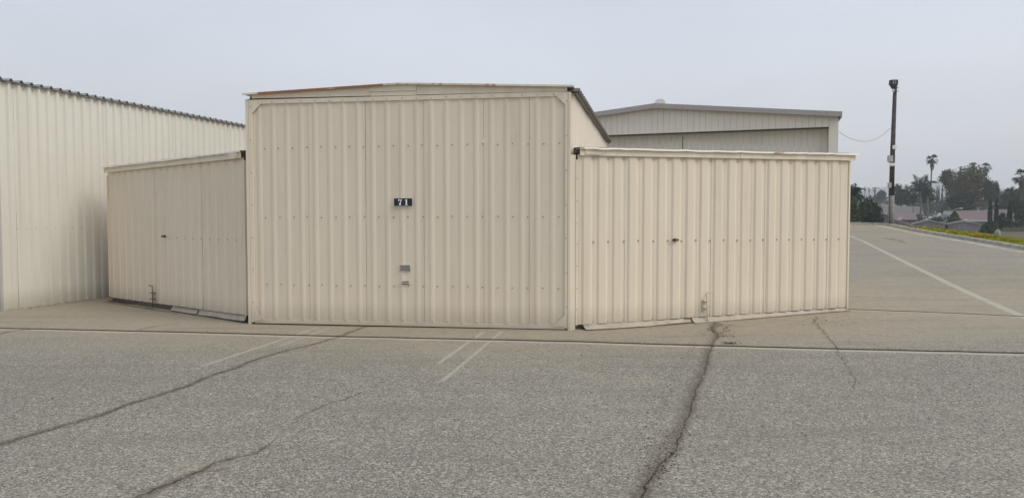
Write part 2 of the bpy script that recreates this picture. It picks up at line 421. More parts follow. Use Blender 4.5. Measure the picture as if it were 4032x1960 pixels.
def inside(x, y):
    """point in polygon: the paved side of the kerb"""
    poly = CV + [(-45, -20)]
    c = False; j = len(poly)-1
    for i in range(len(poly)):
        xi, yi = poly[i]; xj, yj = poly[j]
        if (yi > y) != (yj > y) and x < (xj-xi)*(y-yi)/(yj-yi)+xi: c = not c
        j = i
    return c
def make_asphalt():
    xs = np.concatenate([np.arange(-45, -14, 1.0), np.arange(-14, 12, .04), np.arange(12, 23.3, .12)])
    ys = [-19.0]
    while ys[-1] < 2.5: ys.append(ys[-1]+1.0 if ys[-1] < 1 else ys[-1]+.2)
    while ys[-1] < 15: ys.append(ys[-1]+max(.02, ys[-1]*.006))
    while ys[-1] < 49.5: ys.append(ys[-1]+.2)
    ys = np.array(ys); X, Y = np.meshgrid(xs, ys)
    w = np.clip((X-1)/5, 0, 1); w = w*w*(3-2*w)
    Z = .035*1.5*np.log1p(np.exp(np.minimum(40, (Y-10)/1.5)))*w
    Z += .006*np.sin(X*.9+1)*np.sin(Y*.7) * np.clip((X*X+Y*Y)/60, 0, 1)*.6
    cracks = [ # points, width at start, width at end (m), jitter
        ([(-2.25, 11.2), (-2.38, 10.35), (-2.57, 9.71), (-2.87, 9.06), (-2.98, 8.65), (-3.03, 8.13), (-3.18, 7.55), (-3.18, 7.2), (-3.31, 6.74), (-3.4, 6.46), (-3.45, 6.09), (-3.6, 5.72), (-3.75, 5.36), (-3.95, 4.6), (-4.1, 3.5)], .008, .010, .010),
        ([(3.15, 11.43), (2.93, 10.83), (2.9, 10.31), (2.64, 9.67), (2.35, 8.79), (2.12, 8.05), (1.9, 7.42), (1.69, 6.79), (1.47, 6.09), (1.32, 5.65), (1.2, 5.33), (1.11, 5.09), (.99, 4.88), (.89, 4.69), (.76, 4.3), (.5, 3.4)], .006, .009, .009),
        ([(3.3, 11.1), (3.12, 10.9), (3.16, 10.7), (2.98, 10.5), (2.94, 10.2)], .004, .004, .012),
        ([(-2.3, 3.9), (-2.21, 4.3), (-2.17, 4.46), (-2.11, 4.59), (-2.05, 4.73), (-2.0, 4.93), (-1.88, 5.07), (-1.8, 5.15), (-1.77, 5.33)], .015, .004, .012),
        ([(-2.1, 4.72), (-1.98, 4.78), (-1.85, 4.83)], .006, .002, .01),
        ([(-1.77, 6.09), (-1.62, 6.51), (-1.54, 6.69), (-1.43, 6.94)], .005, .003, .012),
        ([(4.79, 11.73), (4.47, 10.58), (4.14, 9.41), (3.91, 8.75), (3.59, 7.77), (3.31, 7.08)], .0025, .0018, .022),
        ([(-5.53, 10.9), (-5.42, 11.25), (-5.21, 11.56)], .007, .003, .015),
        ([(-7.28, 10.3), (-7.31, 10.82), (-7.1, 10.97)], .01, .01, .02),
        ([(14.2, 37.2), (17, 37.12), (20.06, 36.88), (21.12, 35.6)], .03, .02, .03),
        ([(7.4, 16.7), (8.44, 16.5), (9.65, 16.1)], .009, .004, .02),
        ([(11.06, 19.8), (12.28, 19.47), (13.28, 19.14), (16.5, 18)], .009, .007, .02),
        ([(16.3, 32.19), (15.89, 30.34), (15.4, 28.84)], .022, .01, .06),
        ([(9.6, 21.48), (10.85, 21.3), (12.6, 21.0)], .01, .006, .02),
        ([(6.0, 14.2), (7.3, 13.9), (8.9, 13.5)], .006, .004, .03)]
    C = np.full(X.shape, 60.); CS = np.full(X.shape, 60.)
    for i, (pts, w0, w1, jit) in enumerate(cracks):
        P = smoothpoly(pts, .09, jit, 20+i); D, T = dist_to(X, Y, P, True); D = D/(w0+(w1-w0)*T)
        m = np.abs(D) < C; C[m] = np.abs(D)[m]; CS[m] = D[m]
    J = np.full(X.shape, 60.); JS = np.full(X.shape, 60.); R = np.full(X.shape, 60.)
    joints = [([(-30, 14.2), (-10, 11.35), (-7.5, 11.0), (-7.1, 10.94), (-3.81, 10.52), (-2.38, 10.28), (.86, 9.82), (4.17, 9.17), (6.18, 8.87), (16, 7.4)], .042, .13),
              ([(5.5, 12.62), (7.06, 12.18), (8.17, 11.78), (10, 11.3), (16, 9.9)], .036, .09)]
    for i, (pts, wd, rw) in enumerate(joints):
        P = smoothpoly(pts, .25, .006, 70+i); D, T = dist_to(X, Y, P, True)
        m = np.abs(D)/wd < J; J[m] = (np.abs(D)/wd)[m]; JS[m] = (D/wd)[m]
        # ribbon on the near (negative) side
        R = np.minimum(R, np.abs(D+wd*.8+rw/2)/(rw/2))
    strip = [(15.9, 35.6), (15.54, 34.08), (14.28, 30.03), (12.18, 23.87), (10.7, 19.47), (9.58, 16.19), (8.9, 14.08), (8.46, 12.69), (8.17, 11.74), (7.3, 9.2), (6.0, 5.4), (4.3, .5)]
    D, T = dist_to(X, Y, strip); R = np.minimum(R, D/.078)
    G = np.full(X.shape, 60.)
    for pts, wa, wb in (([(3.17, 11.4), (2.92, 10.8), (2.87, 10.31), (2.61, 9.67), (2.32, 8.79), (2.09, 8.05), (1.86, 7.42), (1.65, 6.79), (1.42, 6.09), (1.27, 5.65), (1.14, 5.33), (1.04, 5.09), (.96, 4.85), (.87, 4.6), (.74, 4.3), (.5, 3.4)], .075, .085),
                        ([(-3.18, 7.4), (-3.31, 6.74), (-3.4, 6.46), (-3.45, 6.09), (-3.6, 5.72), (-3.95, 4.6)], .045, .05),
                        ([(-2.25, 11.2), (-2.57, 9.71), (-2.98, 8.65), (-3.18, 7.4)], .03, .045),
                        ([(-2.3, 3.9), (-2.17, 4.46), (-2.05, 4.73), (-1.9, 5.05)], .05, .03),
                        ([(4.9, 11.9), (4.6, 11.2), (4.47, 10.58), (4.14, 9.41), (3.59, 7.77)], .035, .012)):
        D, T = dist_to(X, Y, smoothpoly(pts, .2, .015, 5)); G = np.minimum(G, D/(wa+(wb-wa)*T))
    Pn = np.full(X.shape, 60.)
    for pts, wd in (([(-2.94, 11.12), (-3.45, 8.2)], .032), ([(-2.74, 11.07), (-3.01, 9.52)], .024), ([(-.41, 10.7), (-.84, 8.34)], .032), ([(-.15, 10.7), (-.71, 7.43)], .028)):
        D, T = dist_to(X, Y, pts); Pn = np.minimum(Pn, D/wd)
    dust = np.clip((Y - 7.6 - .12*np.abs(X))/4.0, 0, 1)*.85 + .12
    dust = dust*np.clip(1.0-(Y-12)/12, .45, 1)
    Z -= np.clip(1.2-C, 0, 1)*.008
    keep = np.zeros(X.shape, bool)
    ins = {}
    nx, ny = len(xs), len(ys)
    # paved-side test on the grid (row by row crossing test, vectorised)
    poly = CV + [(-45, -20)]; inside_m = np.zeros(X.shape, bool); j = len(poly)-1
    for i in range(len(poly)):
        xi, yi = poly[i]; xj, yj = poly[j]
        if yi != yj:
            cond = ((yi > Y) != (yj > Y)) & (X < (xj-xi)*(Y-yi)/(yj-yi)+xi); inside_m ^= cond
        j = i
    vid = np.arange(nx*ny).reshape(ny, nx)
    cell = inside_m[:-1, :-1] | inside_m[1:, :-1] | inside_m[:-1, 1:] | inside_m[1:, 1:]
    q = np.stack([vid[:-1, :-1], vid[:-1, 1:], vid[1:, 1:], vid[1:, :-1]], -1)[cell]
    me = bpy.data.meshes.new('asphalt_apron')
    me.vertices.add(nx*ny); me.vertices.foreach_set('co', np.stack([X, Y, Z], -1).reshape(-1).astype(np.float32))
    me.loops.add(q.size); me.loops.foreach_set('vertex_index', q.reshape(-1).astype(np.int32))
    me.polygons.add(len(q)); me.polygons.foreach_set('loop_start', (np.arange(len(q))*4).astype(np.int32))
    me.polygons.foreach_set('loop_total', np.full(len(q), 4, np.int32))
    me.update(calc_edges=True)
    for nme, arr in (('crack', C), ('joint', J), ('joint_signed', JS), ('crack_signed', CS), ('ribbon', R), ('paint', Pn), ('dirt', G), ('dust', dust)):
        a = me.attributes.new(nme, 'FLOAT', 'POINT'); a.data.foreach_set('value', np.clip(arr, -60, 60).reshape(-1).astype(np.float32))
    me.polygons.foreach_set('use_smooth', [True]*len(me.polygons))
    me.materials.append(M['asphalt'])
    o = bpy.data.objects.new('asphalt_apron', me); COL.objects.link(o)
    bm = bmesh.new(); bm.from_mesh(me); loose = [v for v in bm.verts if not v.link_faces]; bmesh.ops.delete(bm, geom=loose, context='VERTS'); bm.to_mesh(me); bm.free()
    tag(o, kind='structure'); return o
make_asphalt()

# kerb and gutter swept along the curve ----------------------------------
def offset_curve(P, s):
    o = []
    for i, (x, y) in enumerate(P):
        a = P[max(i-1, 0)]; b = P[min(i+1, len(P)-1)]; dx, dy = b[0]-a[0], b[1]-a[1]; L = math.hypot(dx, dy)
        o.append((x+dy/L*s, y-dx/L*s))
    return o
def sweep(P, prof, name, mat, closed=False):
    """prof list of (offset outward, dz relative to asphalt)"""
    mb = MB(); rows = []
    for s_, dz in prof:
        Q = offset_curve(P, s_)
        rows.append([(x, y, gz(P[i][0], P[i][1]) + dz) for i, (x, y) in enumerate(Q)])
    n = len(P); vs = [v for r in rows for v in r]; fs = []
    for r in range(len(prof)-1):
        for i in range(n-1): fs.append((r*n+i, r*n+i+1, (r+1)*n+i+1, (r+1)*n+i))
    mb.add(vs, fs); return mb.build(name, mat)
kerb = sweep(CV, [(-.60, -.06), (-.60, .006), (-.42, .012), (-.41, .010), (-.03, -.008), (0, .02), (.02, .105), (.04, .125), (.17, .13), (.19, .115), (.20, -.4)], 'kerb', M['concrete'])
tag(kerb, kind='structure')

# berm behind the kerb and the valley ------------------------------------
def vz(x, y):
    b = -1.9
    if y > 120: b += 3.6*min(1, (y-120)/135)
    if y > 255: b += (y-255)*.012
    b += .25*math.sin(x*.031+1)*math.sin(y*.027)
    return b
def bank_z(base, s_):
    if s_ <= 1: return base + .075
    if s_ <= 3.5: return base + .075 - .105*(s_-1)
    k = min(1, (s_-3.5)/26.5); top = base - .1875
    return top*(1-k)**3 - 2.6*(1-(1-k)**3)
def make_berm():
    mb = MB(); offs = [.2, .35, .8, 1.3, 1.8, 2.2, 2.8, 3.5, 5, 7, 10, 15, 22, 30]
    rows = []
    P = CV
    for s_ in offs:
        Q = offset_curve(P, s_); row = []
        for i, (x, y) in enumerate(Q):
            z = bank_z(gz(*P[i]), s_) + (.02*math.sin(x*1.3+s_)*math.sin(y*.9) if s_ < 4 else 0)
            row.append((x, y, z))
        rows.append(row)
    n = len(P); fs = [(r*n+i, r*n+i+1, (r+1)*n+i+1, (r+1)*n+i) for r in range(len(offs)-1) for i in range(n-1)]
    mb.add([v for r in rows for v in r], fs); o = mb.build('planted_bank', M['terrain'], smooth=True); tag(o, kind='structure')
make_berm()
def make_valley():
    mb = MB(); xs = [-3200, -1600, -800, -500, -300] + list(range(-200, 420, 12)) + [500, 700, 1000, 1700, 3200]
    ys = [-3200, -1600, -600, -300, -100, 0, 30] + list(range(50, 420, 12)) + [450, 520, 620, 760, 900, 1600, 3200]
    vs = [(x, y, vz(x, min(y, 700)) if y > 20 else -2.2) for y in ys for x in xs]
    n = len(xs); fs = [(j*n+i, j*n+i+1, (j+1)*n+i+1, (j+1)*n+i) for j in range(len(ys)-1) for i in range(n-1)]
    mb.add(vs, fs); o = mb.build('valley_ground', M['terrain'], smooth=True); tag(o, kind='structure')
make_valley()
# street in the valley with pale kerb line
def street():
    mb = MB()
    P = [(60, 101), (80, 113.5), (95, 122), (140, 131)]; Q = [(63, 92), (82, 100), (97, 107), (142, 113)]
    vs = [(x, y, vz(x, y)+.16) for x, y in P] + [(x, y, vz(x, y)+.16) for x, y in Q]
    mb.add(vs, [(i, i+1, i+5, i+4) for i in range(3)])
    tag(mb.build('valley_street', M['street']), kind='structure')
    mb = MB()
    for (a, b) in zip(P[:-1], P[1:]):
        n = 6
        for k in range(n):
            p = [a[j]+(b[j]-a[j])*k/n for j in (0, 1)]; q = [a[j]+(b[j]-a[j])*(k+1)/n for j in (0, 1)]
            c = Vector(((p[0]+q[0])/2, (p[1]+q[1])/2+.1, vz(*p)+.2)); u = Vector((q[0]-p[0], q[1]-p[1], 0)); mb.box(c, (u.length, .3, .2), u)
    tag(mb.build('street_kerb', M['concrete']), kind='structure')
street()
def hills():
    for nm, y0, base, amp, seed in (('hill_range', 2050, 50, 42, 3), ('far_hill_range', 2800, 76, 112, 9)):
        rs = random.Random(seed); mb = MB(); n = 120; rows = []
        ph = [rs.uniform(0, 6) for _ in range(5)]
        for k, (dy, hf) in enumerate(((0, 0), (50, .35), (100, .72), (150, 1), (200, .9))):
            row = []
            for i in range(n+1):
                x = -3100+6200*i/n
                r = x/y0
                up = 1/(1+math.exp(-(r-.50)*13))            # ridge rises towards the right of the view
                h = base*(.55+.5*up) + amp*up*.6 + amp*.16*sum(math.sin(x*.0023*(j+1)*1.6+ph[j])/(j+1) for j in range(5))
                row.append((x, y0+dy, hf*h - 2 + rs.uniform(-2, 2)*hf))
            rows.append(row)
        mb.add([v for r in rows for v in r], [(r*(n+1)+i, r*(n+1)+i+1, (r+1)*(n+1)+i+1, (r+1)*(n+1)+i) for r in range(4) for i in range(n)])
        tag(mb.build(nm, M['hill'], smooth=True), kind='structure')
hills()

# ------------------------------------------------------------------ main hangar
Z3 = Vector((0, 0, 1))
CL, CR = (-4.10, 11.50), (.85, 10.82)
hang = thing('aircraft_hangar', (-1.6, 11.15, 0), 'beige corrugated steel hangar numbered 71 with tall centre door and two angled wings', 'hangar')
F_ = Wall(CL, CR)                                        # front, u from left to right, n towards camera
assert F_.n.y < 0
LF = F_.L
def topdoor(u): return 3.405 + .02*u/LF
# front door: frame + sheets as sub-parts
df = MB()
F_.box(df, .045, .105, -.03, .026, .03, 3.46)            # left stile
F_.box(df, LF-.075, LF-.035, -.03, .026, .03, 3.475)     # right stile
F_.box(df, .1052, LF-.0752, -.03, .026, 3.398, 3.462, 3.414, 3.480)
F_.box(df, .1052, LF-.0752, -.03, .020, .018, .072)
door = df.build('front_door', M['beige_trim'], hang)
pit = .2268; ph0 = .20
seam = LF-.73
ribs = [ph0+pit*k for k in range(22)]
sheets(F_, M['beige'], door, .108, LF-.078, pit, ph0, .026, .036, .0095, lambda u: .07, lambda u: 3.398+.016*u/LF, off=.0,
       cuts=[ph0+pit*(k+.5) for k in (3, 7, 11, 15)] + [ph0+pit*18.5])
# corner gussets
for (u, z, su, sz) in ((.1, 3.44, 1, -1), (LF-.06, 3.462, -1, -1), (.1, .055, 1, 1), (LF-.06, .055, -1, 1)):
    mb = MB(); mb.prism([F_.at(u, .0265, z), F_.at(u+su*.19, .0265, z), F_.at(u, .0265, z+sz*.19)], F_.n*.005)
    mb.build('corner_gusset', M['beige_trim'], door)
screw_rows(F_, door, [r+pit*.42 for r in ribs[:-1]], [lambda u: 2.72+.02*u/LF, lambda u: 1.66+.012*u/LF], .008, .011)
screw_rows(F_, door, [r+pit*.42 for r in ribs[:-1]], [lambda u: .62], .008, .011)
screw_rows(F_, door, [r+.01 for r in ribs[:-1]], [lambda u: 3.425+.016*u/LF, lambda u: .085], .027, .008)
screw_rows(F_, door, [.08, LF-.055], [lambda u, k=k: .35+k*.5 for k in range(7)], .027, .008)
# corner posts
for (a, b) in ((-.005, .041), (LF-.031, LF+.004)):
    mb = MB(); F_.box(mb, a, b, -.10, .030, 0.0, 3.47); mb.build('corner_post', M['beige_trim'], hang)
# header over the door, shallow gable: two planks and one raised splice plate
def gab(u):
    a = .49*LF
    return 3.555 + .10*(u/a) if u < a else 3.655 - .095*(u-a)/(LF-a)
for (u0, u1, o, nm) in ((.10, 1.98, .018, 'header_board'), (1.984, 2.70, .030, 'header_splice'), (2.704, LF-.05, .018, 'header_board')):
    mb = MB(); n = 10; dz = -.0
    for k in range(n):
        a = u0+(u1-u0)*k/n; b = u0+(u1-u0)*(k+1)/n
        lo = (3.484, 3.484) if nm == 'header_board' else (3.545, 3.545)
        w = .004*math.sin(k*1.7)
        F_.box(mb, a, b, -.02, o+w*.3, lo[0], gab(a)-.012, lo[1], gab(b)-.012)
    mb.build(nm, M['beige_trim'], hang)
mb = MB(); F_.box(mb, 1.984, 2.70, -.02, .014, 3.48, 3.544); mb.build('header_board', M['beige_trim'], hang)
# rusty roof-edge cap, in three lengths
for (u0, u1, mt) in ((-.03, .22, 'beige_cap'), (.222, 2.2, 'beige_rust'), (2.203, 3.9, 'beige_rust2'), (3.903, LF+.05, 'beige_cap')):
    if mt == 'beige_rust2':
        if 'beige_rust2' not in M: M['beige_rust2'] = painted('lightly_rusted_trim', (.70, .62, .49), rust=.5, amt=.3)
    mb = MB(); n = 8
    for k in range(n):
        a = u0+(u1-u0)*k/n; b = u0+(u1-u0)*(k+1)/n
        F_.box(mb, a, b, -.35, .075, gab(a)-.010, gab(a)+.004, gab(b)-.010, gab(b)+.004)
        F_.box(mb, a, b, .060, .076, gab(a)-.022, gab(a)-.0101, gab(b)-.022, gab(b)-.0101)
    mb.build('roof_edge_cap', M[mt], hang)
# right side wall going back, with overhanging ribbed roof
BR = (2.20, 17.40); BL = (-2.7, 18.1)
R_ = Wall(CR, BR); assert R_.n.x > 0
R_.p0 = R_.p0 + R_.u*.10; R_.L -= .1
ZR = lambda u: 3.485 - .075*(u/R_.L)
sheets(R_, M['side_cream'], hang, .0, R_.L, .2268, .12, .05, .022, .028, lambda u: 0.0, ZR, per=4)
screw_rows(R_, hang, [.22+.2268*k for k in range(29)], [lambda u: 2.75], .01, .007)
# left side wall (mostly hidden)
L_ = Wall(BL, CL); L_.L -= .1
sheets(L_, M['side_cream'], hang, 0, L_.L, .2268, .12, .05, .022, .028, lambda u: 0.0, lambda u: 3.45 + .08*u/L_.L, per=4)
B_ = Wall(BR, BL); sheets(B_, M['side_cream'], hang, 0, B_.L, .2268, .12, .05, .022, .028, lambda u: 0.0, lambda u: 3.45, per=4)
# main roof: ribbed sheets running from ridge to the eaves, ribs seen end-on along the eave
def roof_plane(parent, P0, P1, Q0, Q1, nrib, h=.03, thick=.006, name='roof_sheet', mat=None, per=4):
    """P0->P1 eave edge, Q0->Q1 ridge edge; ribs run P->Q"""
    P0, P1, Q0, Q1 = map(Vector, (P0, P1, Q0, Q1)); k = 0
    up = (P1-P0).cross(Q0-P0).normalized();
    if up.z < 0: up = -up
    while k < nrib:
        m = min(per, nrib-k); prof = [(k/nrib, 0)]
        for j in range(m):
            c = (k+j+.5)/nrib; w = .5/nrib
            prof += [(c-w*.42, 0), (c-w*.16, h), (c+w*.16, h), (c+w*.42, 0)]
        prof.append(((k+m)/nrib-.0006, 0)); n = len(prof); vs = []
        for side in (0, 1):
            for (A, B) in ((P0, P1), (Q0, Q1)):
                for (f, o) in prof: vs.append(A + (B-A)*f + up*(o - side*thick + .002*((k//per) % 2)))
        fs = []
        for i in range(n-1):
            fs += [(i, i+1, n+i+1, n+i), (2*n+i, 3*n+i, 3*n+i+1, 2*n+i+1), (i, 2*n+i, 2*n+i+1, i+1), (n+i, n+i+1, 3*n+i+1, 3*n+i)]
        fs += [(0, n, 3*n, 2*n), (n-1, 3*n-1, 4*n-1, 2*n-1)]
        mb = MB(); mb.add(vs, fs); mb.build(name, mat or M['galv'], parent); k += m
e0 = R_.at(-.06, .12, 3.495); e1 = R_.at(R_.L+.12, .12, 3.42)
rid0 = F_.at(.49*LF, -.06, 3.585); rid1 = Vector(((BR[0]+BL[0])/2, (BR[1]+BL[1])/2, 3.58)) + R_.u*.1
roof_plane(hang, e0, e1, rid0, rid1, 30, h=.055, mat=M['galv_brown'])
f0 = F_.at(-.02, -.06, 3.49); f1 = Vector((BL[0]-.12, BL[1]+.1, 3.45))
roof_plane(hang, f0, f1, rid0, rid1, 30)
# dark eave girt under the roof edge
mb = MB(); R_.box(mb, .02, R_.L+.1, .045, .08, 3.47, 3.492, 3.395, 3.417); mb.build('eave_closure', M['galv_brown'], hang)

# wings ------------------------------------------------------------------
def zmix(a, b, L): return lambda u: a + (b-a)*u/L
RW = Wall((.93, 10.86), (5.66, 12.43)); assert RW.n.y < 0
LW = Wall((-7.96, 14.60), (-4.15, 11.56)); assert LW.n.y < 0
# right wing --
L = RW.L
rw = MB(); RW.box(rw, .0, .03, -.04, .02, .07, 2.50); RW.box(rw, L-.03, L, -.04, .02, .12, 2.60)
RW.box(rw, .031, L-.031, -.06, -.03, 2.40, 2.50); rwd = rw.build('wing_door', M['beige_trim'], hang)
rwd['label'] = 'right wing door with wide ribs and a low drop bolt'
rpit = L/20.0
sheets(RW, M['beige'], rwd, .031, L-.031, rpit, .18, .105, .034, .020, zmix(.075, .15, L), zmix(2.575, 2.62, L),
       cuts=[.18+rpit*(k+.5) for k in (2, 5, 8)] + [.18+rpit*9.5, .18+rpit*12.5, .18+rpit*15.5, .18+rpit*17.5], mid=rpit*.5)
screw_rows(RW, rwd, [.18+rpit*(k+.42) for k in range(19)], [lambda u: 1.30], .006, .014)
screw_rows(RW, rwd, [.18+rpit*(k+.42) for k in range(19)], [zmix(.10, .175, L), zmix(2.52, 2.55, L)], .006, .006)
screw_rows(RW, rwd, [.016], [lambda u, k=k: .3+k*.32 for k in range(7)], .021, .007)
def fascia(wall, u0, u1, za, zb, parent, cutn, capmat, seed):
    rs = random.Random(seed); cuts = [u0] + cutn + [u1]
    for i in range(len(cuts)-1):
        mb = MB(); a, b = cuts[i]+.002, cuts[i+1]-.002; n = 10; o = .05 + .004*(i % 2)
        for k in range(n):
            p = a+(b-a)*k/n; q = a+(b-a)*(k+1)/n; t0 = za(p); t1 = za(q)
            wall.box(mb, p, q, .034, o + rs.uniform(-.002, .002), t0-.115, t0-.02, t1-.115, t1-.02)
        mb.build('fascia_board', M['beige_trim'], parent)
    # crinkled cap flashing that overhangs the fascia
    mb = MB(); n = 46; prof = [(-.30, .022), (-.1, .012), (.075, -.002), (.085, -.022)]
    vs = []; 
    jit = [rs.uniform(-.008, .008) for _ in range(n+1)]; sag = [rs.uniform(-.006, .004) for _ in range(n+1)]
    for side in (0, 1):
        for j, (o, dz) in enumerate(prof):
            for k in range(n+1):
                u = u0-.01+(u1-u0+.05)*k/n
                vs.append(wall.at(u, o+(jit[k] if j > 1 else 0), za(u)+dz+(sag[k] if j > 1 else 0)-side*.005))
    m_ = n+1; fs = []; off = len(prof)*m_
    for j in range(len(prof)-1):
        for k in range(n):
            a = j*m_+k; fs += [(a, a+1, a+m_+1, a+m_), (off+a, off+a+m_, off+a+m_+1, off+a+1)]
    j = (len(prof)-1)*m_
    for k in range(n): fs += [(j+k, j+k+1, off+j+k+1, off+j+k), (k, off+k, off+k+1, k+1)]
    mb.add(vs, fs); mb.build('cap_flashing', capmat, parent)
fascia(RW, .05, L+.07, zmix(2.675, 2.72, L), None, hang, [L*.56, L*.645], M['beige_cap'], 4)
mb = MB(); RW.box(mb, -.085, -.002, -.06, .012, 0, 2.57); mb.build('door_jamb', M['beige_trim'], hang)
mb = MB(); RW.box(mb, .0, .048, -.06, .005, 2.60, 2.65); mb.build('fascia_gap_shade', M['dark'], hang)  # dark block in place of the shaded gap beside the fascia
mb = MB(); mb.prism([RW.at(.13, .056, 2.65), RW.at(.55, .056, 2.655), RW.at(.36, .056, 2.575), RW.at(.13, .056, 2.585)], RW.n*.004); mb.build('fascia_patch', M['beige_trim'], hang)
# wing roofs
def wing_roof(wall, depth, za, name='wing_roof'):
    mb = MB(); a, b = 0.06, wall.L-.06
    vs = [wall.at(a, .03, za(a)-.02), wall.at(b, .03, za(b)-.02), wall.at(b, -depth, za(b)+.10), wall.at(a, -depth, za(a)+.10)]
    mb.prism(vs, Vector((0, 0, .03))); mb.build(name, M['galv'], hang)
wing_roof(RW, 4.0, zmix(2.675, 2.72, RW.L)); wing_roof(LW, 4.0, zmix(2.65, 2.69, LW.L))
# wing end walls
RE = Wall((5.66, 12.43), (5.66-1.30, 12.43+3.9)); RE.n = -RE.n if RE.n.x < 0 else RE.n
sheets(RE, M['side_cream'], hang, 0.01, RE.L, .25, .12, .08, .022, .028, lambda u: .0, lambda u: 2.60, per=4)
LE = Wall((-7.96, 14.60), (-5.6, 17.6)); LE.n = -LE.n if LE.n.x > 0 else LE.n
sheets(LE, M['beige'], hang, 0.01, LE.L, .25, .12, .08, .022, .028, lambda u: .0, lambda u: 2.55, per=4)
# left wing --
L = LW.L
lw = MB(); LW.box(lw, 0, .03, -.04, .02, .10, 2.48); LW.box(lw, L-.05, L-.01, -.04, .02, .12, 2.55); LW.box(lw, .031, L-.06, -.06, -.03, 2.4, 2.5)
lwd = lw.build('wing_door', M['beige_trim'], hang); lwd['label'] = 'left wing door with a dark handle and hooked drop bolt'
lpit = L/18.0
sheets(LW, M['beige'], lwd, .031, L-.055, lpit, .16, .075, .032, .014, zmix(.085, .125, L), zmix(2.55, 2.595, L), mid=lpit*.5,
       cuts=[.16+lpit*(k+.5) for k in (3, 6)] + [.16+lpit*8.5, .16+lpit*12.5])
screw_rows(LW, lwd, [.16+lpit*(k+.42) for k in range(8, 17)], [lambda u: 1.30], .006, .011)
screw_rows(LW, lwd, [.16+lpit*(k+.42) for k in range(17)], [zmix(.11, .15, L), zmix(2.48, 2.52, L)], .006, .006)
fascia(LW, -.05, L-.06, zmix(2.65, 2.695, L), None, hang, [L*.57], M['beige_cap'], 8)
mb = MB(); LW.box(mb, L-.058, L-.01, -.06, .01, 2.60, 2.68); mb.build('fascia_gap_shade', M['dark'], hang)  # same dark block for the shaded gap on the left wing
mb = MB(); mb.prism([LW.at(L-.42, .056, 2.66), LW.at(L-.13, .056, 2.68), LW.at(L-.10, .056, 2.62), LW.at(L-.17, .056, 2.575), LW.at(L-.30, .056, 2.575)], LW.n*.02); mb.build('fascia_patch', M['beige_trim'], hang)

# crumpled skirt flashings at the foot of the wing doors
def skirt(wall, u0, u1, zt, zb, outs, seed, parent, amp=.02):
    rs = random.Random(seed); n = max(8, int((u1-u0)/.05)); mb = MB(); vs = []
    ph = rs.uniform(0, 6); rows = 6
    for side in (0, 1):
        for r in range(rows):
            f = r/(rows-1)
            for k in range(n+1):
                u = u0+(u1-u0)*k/n
                w = math.sin(u*3.1+ph)*.5+math.sin(u*7.7+ph*2)*.3+math.sin(u*17+ph)*.15
                o = -.03 + (outs(u)+.03)*f**.8 + amp*w*math.sin(f*3)*.9
                z = zt(u)*(1-f)+zb(u)*f + amp*.35*w*math.sin(f*3.1)
                if r == rows-1: o += .015; z += .004+.008*max(0, w)
                vs.append(wall.at(u, o, max(z, gz(wall.at(u, 0, 0).x, wall.at(u, 0, 0).y)+.004)-side*.0))
                if side: vs[-1] = vs[-1] - wall.n*.004
    m_ = n+1; off = rows*m_; fs = []
    for r in range(rows-1):
        for k in range(n):
            a = r*m_+k; fs += [(a, a+1, a+m_+1, a+m_), (off+a, off+a+m_, off+a+m_+1, off+a+1)]
    j = (rows-1)*m_
    for k in range(n): fs.append((j+k, j+k+1, off+j+k+1, off+j+k))
    mb.add(vs, fs); mb.build('skirt_flashing', M['skirt'], parent, smooth=True)
L = RW.L
skirt(RW, .12, 2.0, zmix(.085, .15, L), lambda u: .012+.022*max(0, (u-1.2)), lambda u: .13-.10*max(0, (u-.9)), 5, hang, .018)
skirt(RW, 1.97, 3.2, zmix(.09, .16, L), lambda u: .02, lambda u: .10-.02*(u-1.9), 6, hang, .022)
skirt(RW, 3.18, L-.01, zmix(.09, .16, L), lambda u: .035, lambda u: .075, 9, hang, .010)
L = LW.L
skirt(LW, -.05, 2.55, zmix(.0, .02, L), lambda u: .008, lambda u: .10, 11, hang, .006)
skirt(LW, 2.45, 3.35, zmix(.08, .10, L), lambda u: .015, lambda u: .025, 12, hang, .015)
skirt(LW, 3.37, L-.06, zmix(.09, .125, L), lambda u: .012+.02*max(0, u-4.2), lambda u: .02, 13, hang, .02)
# dark boxes standing in for the shade in the gap behind the door feet
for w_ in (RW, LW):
    mb = MB(); w_.box(mb, .03, w_.L-.03, -.20, -.05, .0, .14); mb.build('door_foot_gap_shade', M['dark'], hang)
mb = MB(); F_.box(mb, .02, LF-.04, -.12, -.035, .0, .10); mb.build('door_foot_gap_shade', M['dark'], hang)
